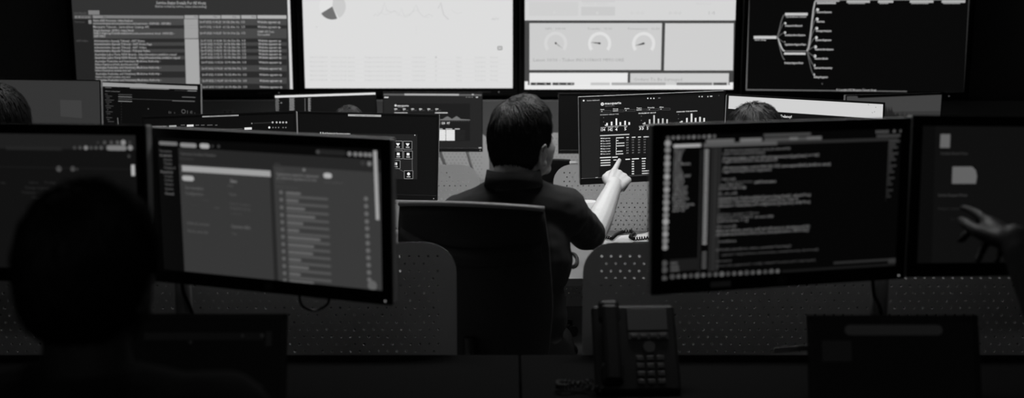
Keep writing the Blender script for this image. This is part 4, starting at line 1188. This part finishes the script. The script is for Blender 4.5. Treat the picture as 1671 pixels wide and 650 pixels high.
def shoe(sx, t, dx=0):
    m = RB()
    m.sph((sx * 0.13 + dx, 0.37, 0.055), (0.042, 0.055, 0.053), 10); m.sph((sx * 0.13 + dx, 0.44, 0.04), (0.046, 0.09, 0.04), 10); m.sph((sx * 0.132 + dx, 0.50, 0.032), (0.043, 0.06, 0.031), 10)
    me = remeshed(m, 0.008, 3, 'shoe'); me.materials.append(M['shoe'])
    for v in me.vertices: v.co.z = max(v.co.z, 0.0)
    return link('shoe', me, t)

def seated_person(head_c, head_rot, sh, neck, arms, hands, voxel, strands, seed):
    """returns the meshes of a seated figure facing +y, origin on the floor under the hips"""
    m = RB(); hm = Matrix.Translation(head_c) @ head_rot.to_matrix().to_4x4()
    add_head(m, hm)
    cap(m, hm @ Vector((0, -0.022, -0.055)), 0.052, neck, 0.056); cap(m, hm @ Vector((0, -0.045, -0.04)), 0.036, neck, 0.050)
    torso(m, -0.012, sh, neck)
    lower_body(m, -0.010)
    for (s, e, w_), hd in zip(arms, hands):
        s = Vector(s); e = Vector(e); w_ = Vector(w_)
        cap(m, s, 0.047, e, 0.037); cap(m, e, 0.040, e + (w_ - e) * .35, 0.042); cap(m, e + (w_ - e) * .35, 0.042, w_, 0.0275)
        cap(m, w_ - (w_ - e).normalized() * .03, 0.027, w_ + (w_ - e).normalized() * .02, 0.024)
        add_hand(m, w_, *hd)
    for sx in (-1, 1): cap(m, (sx * 0.13, 0.38, 0.12), 0.033, (sx * 0.13, 0.42, 0.05), 0.028)
    body = remeshed(m, voxel, 4, 'body'); body.materials.append(M['skin'])
    m = RB(); torso(m, 0.006, sh, neck)
    for (s, e, w_) in arms:
        s = Vector(s); e = Vector(e); q = s + (e - s) * 0.80
        cap(m, s, 0.062, q, 0.056)
    shirt = remeshed(m, 0.006, 5, 'shirt')
    # cloth folds
    co = [v.co.copy() for v in shirt.vertices]; no = [v.normal.copy() for v in shirt.vertices]
    for v, c, nn in zip(shirt.vertices, co, no):
        n_ = noise.noise(Vector((c.x * 9, c.y * 9, c.z * 22))) * 0.006 + noise.noise(c * 30) * 0.002
        v.co = c + nn * n_
    shirt.materials.append(M['shirt'])
    m = RB(); lower_body(m, 0.006); m.sph((0, -0.005, 0.60), (0.175, 0.135, 0.105), 14)
    tr = remeshed(m, 0.010, 4, 'trousers'); tr.materials.append(M['trousers'])
    hr = hair_mesh(strands, seed)
    return body, shirt, tr, hr, hm

def assemble(t, ms, neck, collar=True, sc=(0.068, 0.062), dark=False):
    body, shirt, tr, hr, hm = ms
    if dark: body = body.copy(); body.materials.clear(); body.materials.append(M['skinshade'])  # swaps in the skin copy with foreground shade put into its colour
    link('body', body, t); sh = link('shirt', shirt, t); link('trousers', tr, t)
    h = link('hair', hr, t); h.matrix_local = hm
    if collar:
        collar_mesh((neck[0], neck[1] - 0.004, 0), sc[0], sc[1], neck[2] - 0.035, neck[2] + 0.012).build('collar', M['shirt'], sh, True)
    for sx in (-1, 1):
        e = MB().sph((0, 0, 0), 0.0125, 8).build('eye', M['eye'], t, True)
        e.matrix_local = hm @ Matrix.Translation((sx * 0.030, 0.0635, -0.002))
        shoe(sx, t)

# --- the man in the middle, pointing
MO = Vector((0.01, 2.645, 0))                       # his own origin on the floor
def L(px, py, y): return at(px, py, y) - MO
neck = L(838, 283, 2.62)
headc = L(857, 153, 2.66); headc = Vector((headc.x, headc.y + 0.0, headc.z - 0.127))
hrot = Euler((R(5), R(3), R(-45)))
sh_r = L(922, 345, 2.68); sh_l = L(752, 354, 2.66)
el_r = L(966, 388, 2.96); wr_r = L(1001, 306, 3.20); tip = L(1036, 251, 3.40)
fdir = (tip - wr_r)
bdir = Vector((0.10, -0.75, 0.62))
pt = (0.05, 0.05, 0.05); cu1 = (1.15, 1.45, 0.9)
hand_r = (fdir, bdir, Vector((-1, 0, 0)), (pt, cu1, (1.2, 1.5, .9), (1.25, 1.5, .9)), (0.62, 0.0), 0.98, 1.10)
el_l = Vector((-0.25, 0.12, 0.80)); wr_l = Vector((-0.12, 0.34, 0.79))
hand_l = (Vector((0.35, 0.9, -0.12)), Vector((0, 0.1, 1)), Vector((1, 0, 0)), ((.25, .35, .2),) * 4, (0.8, 0.3), 1.0, 1.0)
ms = seated_person(headc, hrot, (sh_r, sh_l), neck, ((sh_r, el_r, wr_r), (sh_l, el_l, wr_l)), (hand_r, hand_l), 0.0036, 11000, 5)
man = empty('person', MO, 0, 'person in a black polo shirt seen from behind, right arm pointing at a monitor', 'person')
assemble(man, ms, neck, True, (0.067, 0.060))
office_chair((-0.036, 2.70), -17, 'black office chair holding the pointing man, its backrest towards the viewer', 'office chairs', top=1.076, bw=0.415, arms=False, drop=-0.004)

# --- the other people share one seated figure
gneck = Vector((0, 0.0, 1.07)); gsh = (Vector((0.175, 0.01, 1.0)), Vector((-0.175, 0.01, 1.0)))
flat = (Vector((-0.15, 0.95, -0.10)), Vector((0, 0.1, 1)), Vector((-1, 0, 0)), ((.25, .35, .25),) * 4, (0.8, 0.3), 1.0, 1.0)
flat2 = (Vector((0.15, 0.95, -0.10)), Vector((0, 0.1, 1)), Vector((1, 0, 0)), ((.25, .35, .25),) * 4, (0.8, 0.3), 1.0, 1.0)
gms = seated_person(Vector((0, 0.03, 1.195)), Euler((R(-6), 0, 0)), gsh, gneck,
                    ((gsh[0], Vector((0.23, 0.05, 0.80)), Vector((0.14, 0.255, 0.795))), (gsh[1], Vector((-0.23, 0.05, 0.80)), Vector((-0.14, 0.255, 0.795)))),
                    (flat, flat2), 0.006, 2600, 11)
def other(loc, rz, sc, label, chair_label, dark=False):
    t = empty('person', (loc[0], loc[1], 0), R(rz), label, 'person'); t.scale = (sc, sc, sc)
    assemble(t, gms, gneck, dark=dark)
    office_chair((loc[0], loc[1] - 0.02), rz, chair_label, 'office chairs', arms=False)
    return t
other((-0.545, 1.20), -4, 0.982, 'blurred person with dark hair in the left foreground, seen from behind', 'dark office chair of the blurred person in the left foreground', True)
other((0.708, 2.80), 3, 1.0, 'person before the bright white page, only the top of the head showing', 'office chair of the person in front of the white page')
other((-0.775, 4.58), 0, 0.925, 'person far back under the white-stripped screen, just the crown showing', 'office chair of the person far back below the white-stripped screen')
other((-1.49, 2.80), 20, 1.04, 'dark silhouetted person at the left edge before the plain grey wallpaper', 'office chair of the silhouetted person at the left edge')
office_chair((0.055, 4.75), 14, 'empty black office chair glimpsed right of the man\'s neck', 'office chairs', top=0.975, bw=0.34, arms=False)

# --- person at the right edge whose hand reaches to the dark screen
def Q(px, py, y): return at(px, py, y) - Vector((1.12, 1.22, 0))
lw = Q(1662, 405, 1.60); lt = Q(1608, 344, 1.76)
le = Vector((-0.21, 0.20, 0.86))
hl = ((lt - lw), Vector((0.3, -0.6, 0.6)), Vector((-0.5, 0, 1)), ((.1, .1, .1), (.5, .5, .3), (.8, .9, .5), (.9, 1.0, .5)), (0.7, 0.25), 1.0, 1.0)
rms = seated_person(Vector((0, 0.03, 1.195)), Euler((R(-4), 0, R(12))), gsh, gneck,
                    ((gsh[0], Vector((0.23, 0.05, 0.80)), Vector((0.14, 0.255, 0.795))), (gsh[1], le, lw)), (flat, hl), 0.006, 2000, 23)
rms[0].materials.clear(); rms[0].materials.append(M['skinshade'])
rp = empty('person', (1.12, 1.22, 0), 0, 'person past the right edge, only a dim hand raised to the darkest monitor', 'person')
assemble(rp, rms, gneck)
office_chair((1.12, 1.20), 0, 'office chair past the right edge under the person with the raised hand', 'office chairs', arms=False)

# ------------------------------------------------------------------ laptops on the front desks
def laptop(x, yh, rz, label, draw):
    t = empty('laptop', (x, yh, DZ), R(rz), label, 'laptop', 'open laptops on the front desks')
    MB().box((0, -0.112, 0.0085), (0.325, 0.225, 0.015), 0.004).build('base', M['shell'], t)
    k = MB()
    for r_ in range(5):
        for c_ in range(14): k.box((-0.1365 + c_ * 0.021, -0.045 - r_ * 0.02, 0.0172), (0.0175, 0.0165, 0.002), 0)
    tag(k.build('keyboard', M['keycap'], t), kind='stuff')
    bx('touchpad', (0, -0.178, 0.0163), (0.10, 0.06, 0.0008), M['keycap'], t)
    mw = Matrix.Translation((x, yh, DZ)) @ Matrix.Rotation(R(rz), 4, 'Z') @ Matrix.Translation((0, 0, 0.016)) @ Matrix.Rotation(R(-14), 4, 'X') @ Matrix.Translation((0, 0, 0.1125))
    ml = Matrix.Rotation(0, 4, 'Z') @ Matrix.Translation((0, 0, 0.016)) @ Matrix.Rotation(R(-14), 4, 'X') @ Matrix.Translation((0, 0, 0.1125))
    lid = MB(); lid.box((0, 0.006, 0), (0.325, 0.006, 0.222), 0.002)
    for sx in (-1, 1): lid.box((sx * 0.1575, 0.0015, 0), (0.009, 0.004, 0.222), 0)
    lid.box((0, 0.0015, 0.1055), (0.32, 0.004, 0.010), 0); lid.box((0, 0.0015, -0.102), (0.32, 0.004, 0.018), 0)
    l = lid.build('lid', M['shell'], t); l.matrix_local = ml
    s_ = MB().box((0, 0.003, 0.0035), (0.306, 0.001, 0.194)).build('screen', M['glossy'], t); s_.matrix_local = ml
    cv = Canvas(mw @ Matrix.Translation((0, 0, 0.0035)), 0.306, 0.193, -0.0023); draw(cv); cv.build(s_, ml)
    for ch in s_.children: ch.location = (0, 0, 0.0035)
    for sx in (-1, 1): MB().cyl((sx * 0.11 - .02, 0.002, 0.016), (sx * 0.11 + .02, 0.002, 0.016), 0.006, n=10).build('hinge', M['plastic'], t)
    return t
def draw_lap_r(c):
    c.fill(3); c.bar(1378, 539, 1538, 17, 19, True); c.rect(1341, 556, 1390, 590, 9)
def draw_lap_l(c):
    c.fill(3); c.bar(235, 549, 430, 12, 8); c.disc(396, 548, 2.6, 20); c.disc(428, 548, 3.2, 22); c.disc(311, 559, 3, 16); c.rect(434, 541, 443, 565, 10)
laptop(0.724, 1.735, 0, 'open laptop under the code monitor with one faint grey bar on its screen', draw_lap_r)
laptop(-0.592, 1.745, 0, 'open dark laptop in front of the blurred person on the left', draw_lap_l)

# ------------------------------------------------------------------ desk telephone
ph = empty('desk_phone', (0.272, 1.985, DZ), R(2), 'black desk telephone with grey display under the left end of the code monitor', 'telephone')
ang = R(58)
pm = Matrix.Translation((0, 0.0, 0.010)) @ Matrix.Rotation(ang, 4, 'X')       # face plane: x right, y up the slope
b_ = MB().box((0, 0.098, -0.014), (0.185, 0.196, 0.026), 0.008, m=pm); b_.build('body', M['plastic'], ph)
st_ = MB(); st_.box((0, 0.115, 0.055), (0.12, 0.012, 0.105), 0.003); st_.box((0, 0.08, 0.005), (0.13, 0.12, 0.008), 0.002); st_.build('stand', M['plastic'], ph)
dm = mat('phone_display', 0.09, 0.35); dm.node_tree.nodes['Principled BSDF'].inputs['Emission Strength'].default_value = 0.0
MB().box((0.028, 0.160, 0.0015), (0.088, 0.050, 0.003), 0.001, m=pm).build('display', mat('phone_display_glass', 0.05, 0.3), ph)
MB().box((0.028, 0.122, 0.001), (0.088, 0.016, 0.003), 0.001, m=pm).build('soft_key_strip', M['keycap'], ph)
for k in range(4): MB().box((-0.003 + k * 0.021, 0.122, 0.003), (0.015, 0.009, 0.003), 0.001, m=pm, seg=1).build('key', M['keycap'], ph)
MB().cyl((0.028, 0.098, 0), (0.028, 0.098, 0.004), 0.013, n=20).build('navigation_key', M['keycap'], ph).matrix_local = pm
for r_ in range(4):
    for c_ in range(3): MB().box((0.006 + c_ * 0.022, 0.073 - r_ * 0.017, 0.002), (0.016, 0.011, 0.004), 0.001, m=pm, seg=1).build('key', M['keycap'], ph)
h_ = MB(); h_.box((-0.058, 0.172, 0.022), (0.046, 0.052, 0.030), 0.010, m=pm); h_.box((-0.058, 0.035, 0.022), (0.046, 0.052, 0.030), 0.010, m=pm); h_.box((-0.058, 0.10, 0.034), (0.036, 0.17, 0.020), 0.008, m=pm)
h_.build('handset', M['plastic'], ph)
hc_ = []
for k in range(150):
    t_ = k / 149; a = k * 1.05
    c0 = Vector((-0.075 - 0.10 * math.sin(t_ * math.pi), -0.005 + 0.03 * math.sin(t_ * math.pi * 2), 0.010)); hc_.append(c0 + Vector((0.0, 0.006 * math.cos(a), 0.0065 + 0.006 * math.sin(a))) + Vector((0, 0.08 * t_, 0)))
MB().tube(hc_, 0.0017, 5).build('coiled_cord', M['plastic'], ph, True)

# ------------------------------------------------------------------ small things on the middle and far desks
def on_desk(px, py, z=DZ):
    d = ray(px, py); t = (z - CAM.z) / d.z; return CAM + d * t

def paper(corners, z, label, bend=0.0):
    m = MB(); bm = m.bm; cs = [on_desk(*p) for p in corners]; n = 6; top = []; bot = []
    c0 = sum(cs, Vector()) / 4; c0.z = z
    for j in range(n + 1):
        for i in range(n + 1):
            u, v = i / n, j / n
            p = cs[0] * (1 - u) * (1 - v) + cs[1] * u * (1 - v) + cs[2] * u * v + cs[3] * (1 - u) * v
            zz = bend * u * u * v
            top.append(bm.verts.new((p.x - c0.x, p.y - c0.y, zz + 0.0012))); bot.append(bm.verts.new((p.x - c0.x, p.y - c0.y, zz)))
    for j in range(n):
        for i in range(n):
            k = j * (n + 1) + i
            bm.faces.new((top[k], top[k + 1], top[k + n + 2], top[k + n + 1])); bm.faces.new((bot[k], bot[k + n + 1], bot[k + n + 2], bot[k + 1]))
    o = m.build('paper_sheet', M['paper'], None); o.location = c0
    tag(o, label, 'paper', 'papers on the middle desk'); return o
paper([(983, 400), (1032, 398), (1036, 383), (990, 387)], DZ + 0.0005, 'white sheet lying flat on the desk right of the man\'s elbow')
paper([(1032, 396), (1075, 396), (1085, 379), (1040, 384)], DZ + 0.002, 'white sheet with a raised corner beside the black phone cord', 0.03)

def coil(name, pts, r, wire, turns, label, cat, z=DZ):
    ps = [on_desk(*p) for p in pts]; c0 = ps[0].copy(); c0.z = z
    out = []; n = turns * 8
    # arc-length resample
    seg = [0]
    for a, b in zip(ps, ps[1:]): seg.append(seg[-1] + (b - a).length)
    for k in range(n + 1):
        s_ = seg[-1] * k / n; j = max(i for i in range(len(seg)) if seg[i] <= s_ + 1e-9); j = min(j, len(ps) - 2)
        u = (s_ - seg[j]) / max(1e-9, seg[j + 1] - seg[j]); c = ps[j].lerp(ps[j + 1], u); t = (ps[j + 1] - ps[j]).normalized(); sd = t.cross(Vector((0, 0, 1))).normalized()
        a = 2 * math.pi * k / 8
        out.append(c - c0 + sd * r * math.cos(a) + Vector((0, 0, r + wire + 0.003 + r * math.sin(a))))
    o = MB().tube(out, wire, 5).build(name, M['plastic'], None, True); o.location = c0
    return tag(o, label, cat)
coil('coiled_cord', [(984, 391), (998, 394), (1006, 387), (1016, 382.5), (1029, 381.5), (1035, 386), (1028, 391), (1034, 394.5), (1051, 393), (1064, 393)], 0.0055, 0.0024, 46, 'black coiled phone cord lying across the white papers', 'cord')
coil('coiled_cord', [(633, 384), (641, 378), (652, 377), (662, 382), (655, 387), (641, 386)], 0.006, 0.0018, 22, 'black coiled cord on the desk above the white mug, left of the chair', 'cord')
ring = [on_desk(932 + 10 * math.cos(a), 428 + 11 * math.sin(a)) for a in [k * math.pi / 12 for k in range(24)]]
c0 = ring[0].copy(); c0.z = DZ
o = MB().tube([p - c0 + Vector((0, 0, 0.0075)) for p in ring], 0.006, 8, closed=True).build('cable_loop', M['plastic'], None, True); o.location = c0
tag(o, 'black ring of thick cable on the desk under the man\'s elbow', 'cable')

def mug(p, r, h, label, name='mug', mt='cup', handle=True, cat='cup'):
    t = empty(name, p, 0, label, cat)
    MB().lathe([(r * .86, 0), (r, 0.004), (r * (1 if handle else 1.25), h), (r * (1 if handle else 1.25) - .003, h), (r - 0.005, 0.008), (0.001, 0.007)], 24).build('cup_body', M[mt], t, True)
    if handle:
        MB().tube([(r * .95, 0, h * .8), (r + 0.022, 0, h * .78), (r + 0.028, 0, h * .5), (r + 0.018, 0, h * .25), (r * .95, 0, h * .2)], 0.004, 8).build('handle', M[mt], t, True)
    return t
p = on_desk(645, 397); mug((p.x, p.y, DZ), 0.024, 0.05, 'small white mug on the desk between the front-left monitor and the chair')
p = at(958, 340, 3.86); mug((p.x, p.y, DZ), 0.031, 0.142, 'tall white paper cup against the perforated panel, behind the man\'s sleeve', 'paper_cup', 'paper', False)
# upright document
p = at(1066, 385, 3.93)
t = empty('document_holder', (p.x + 0.034, 3.90, DZ), 0, 'white sheet standing upright against the perforated panel left of the code monitor', 'document')
mm = Matrix.Rotation(R(-8), 4, 'X')
MB().box((0, 0.0, 0.085), (0.11, 0.0016, 0.15), 0, m=mm).build('sheet', M['paper'], t)
MB().box((0, 0.01, 0.004), (0.12, 0.05, 0.007), 0.002).build('stand_foot', M['plastic'], t)
MB().box((0, 0.006, 0.06), (0.05, 0.004, 0.115), 0.001, m=mm).build('stand_back', M['plastic'], t)
# far desk
p = at(927, 268, 5.30)
t = empty('tissue_box', (p.x, 5.32, DZ), R(3), 'pale cardboard box on the far desk above the right perforated panel', 'box')
MB().box((0, 0, 0.062), (0.095, 0.10, 0.124), 0.003).build('carton', M['white'], t)
MB().box((0, 0, 0.127), (0.10, 0.105, 0.022), 0.002).build('lid', M['white'], t)
p = at(884, 305, 5.0)
t = empty('card_pack', (p.x, 5.02, DZ), R(-4), 'tiny white pack on the far desk beside the man\'s jaw', 'box')
MB().box((0, 0, 0.012), (0.034, 0.05, 0.024), 0.002).build('carton', M['paper'], t)
MB().box((0, 0, 0.0245), (0.020, 0.03, 0.001), 0).build('label_patch', M['white'], t)

# ------------------------------------------------------------------ cables hanging behind the front monitors, wall plate
def cable(pts, r, label):
    c0 = Vector(pts[-1]); out = []
    P = [Vector(p) for p in pts]
    for i in range(len(P) - 1):
        a = P[max(i - 1, 0)]; b = P[i]; c = P[i + 1]; d = P[min(i + 2, len(P) - 1)]
        for k in range(6):
            t = k / 6
            out.append(0.5 * ((2 * b) + (c - a) * t + (2 * a - 5 * b + 4 * c - d) * t * t + (3 * b - a - 3 * c + d) * t ** 3) - c0)
    out.append(P[-1] - c0)
    o = MB().tube(out, r, 7).build('power_cable', M['plastic'], None, True); o.location = c0
    return tag(o, label, 'cable', 'monitor power cables')
cable([at(1424, 440, 1.99), at(1426, 480, 2.03), at(1438, 512, 2.10), (at(1446, 560, 2.16).x, 2.16, DZ + 0.004)], 0.004, 'black power cable hanging below the right end of the code monitor')
cable([at(488, 470, 1.98), at(492, 497, 2.02), at(512, 507, 2.05), at(534, 497, 2.05), at(538, 478, 2.02)], 0.003, 'black cable looping under the blurred page monitor')
cable([at(296, 450, 2.06), at(300, 478, 2.08), at(316, 520, 2.12), (at(322, 560, 2.16).x, 2.16, DZ + 0.004)], 0.004, 'black cable hanging behind the left foreground person\'s monitor')
p = at(372, 183, 6.6)
t = empty('wall_socket', (p.x, 6.6, p.z), 0, 'small pale socket plate on the back wall under the status table screen', 'socket', None)
MB().box((0, -0.005, 0), (0.075, 0.010, 0.03), 0.003).build('plate', mat('pale_plastic', 0.3, 0.5), t)
for sx in (-0.018, 0.018): MB().cyl((sx, -0.0102, 0), (sx, -0.0115, 0), 0.007, n=12).build('outlet', M['shell'], t)
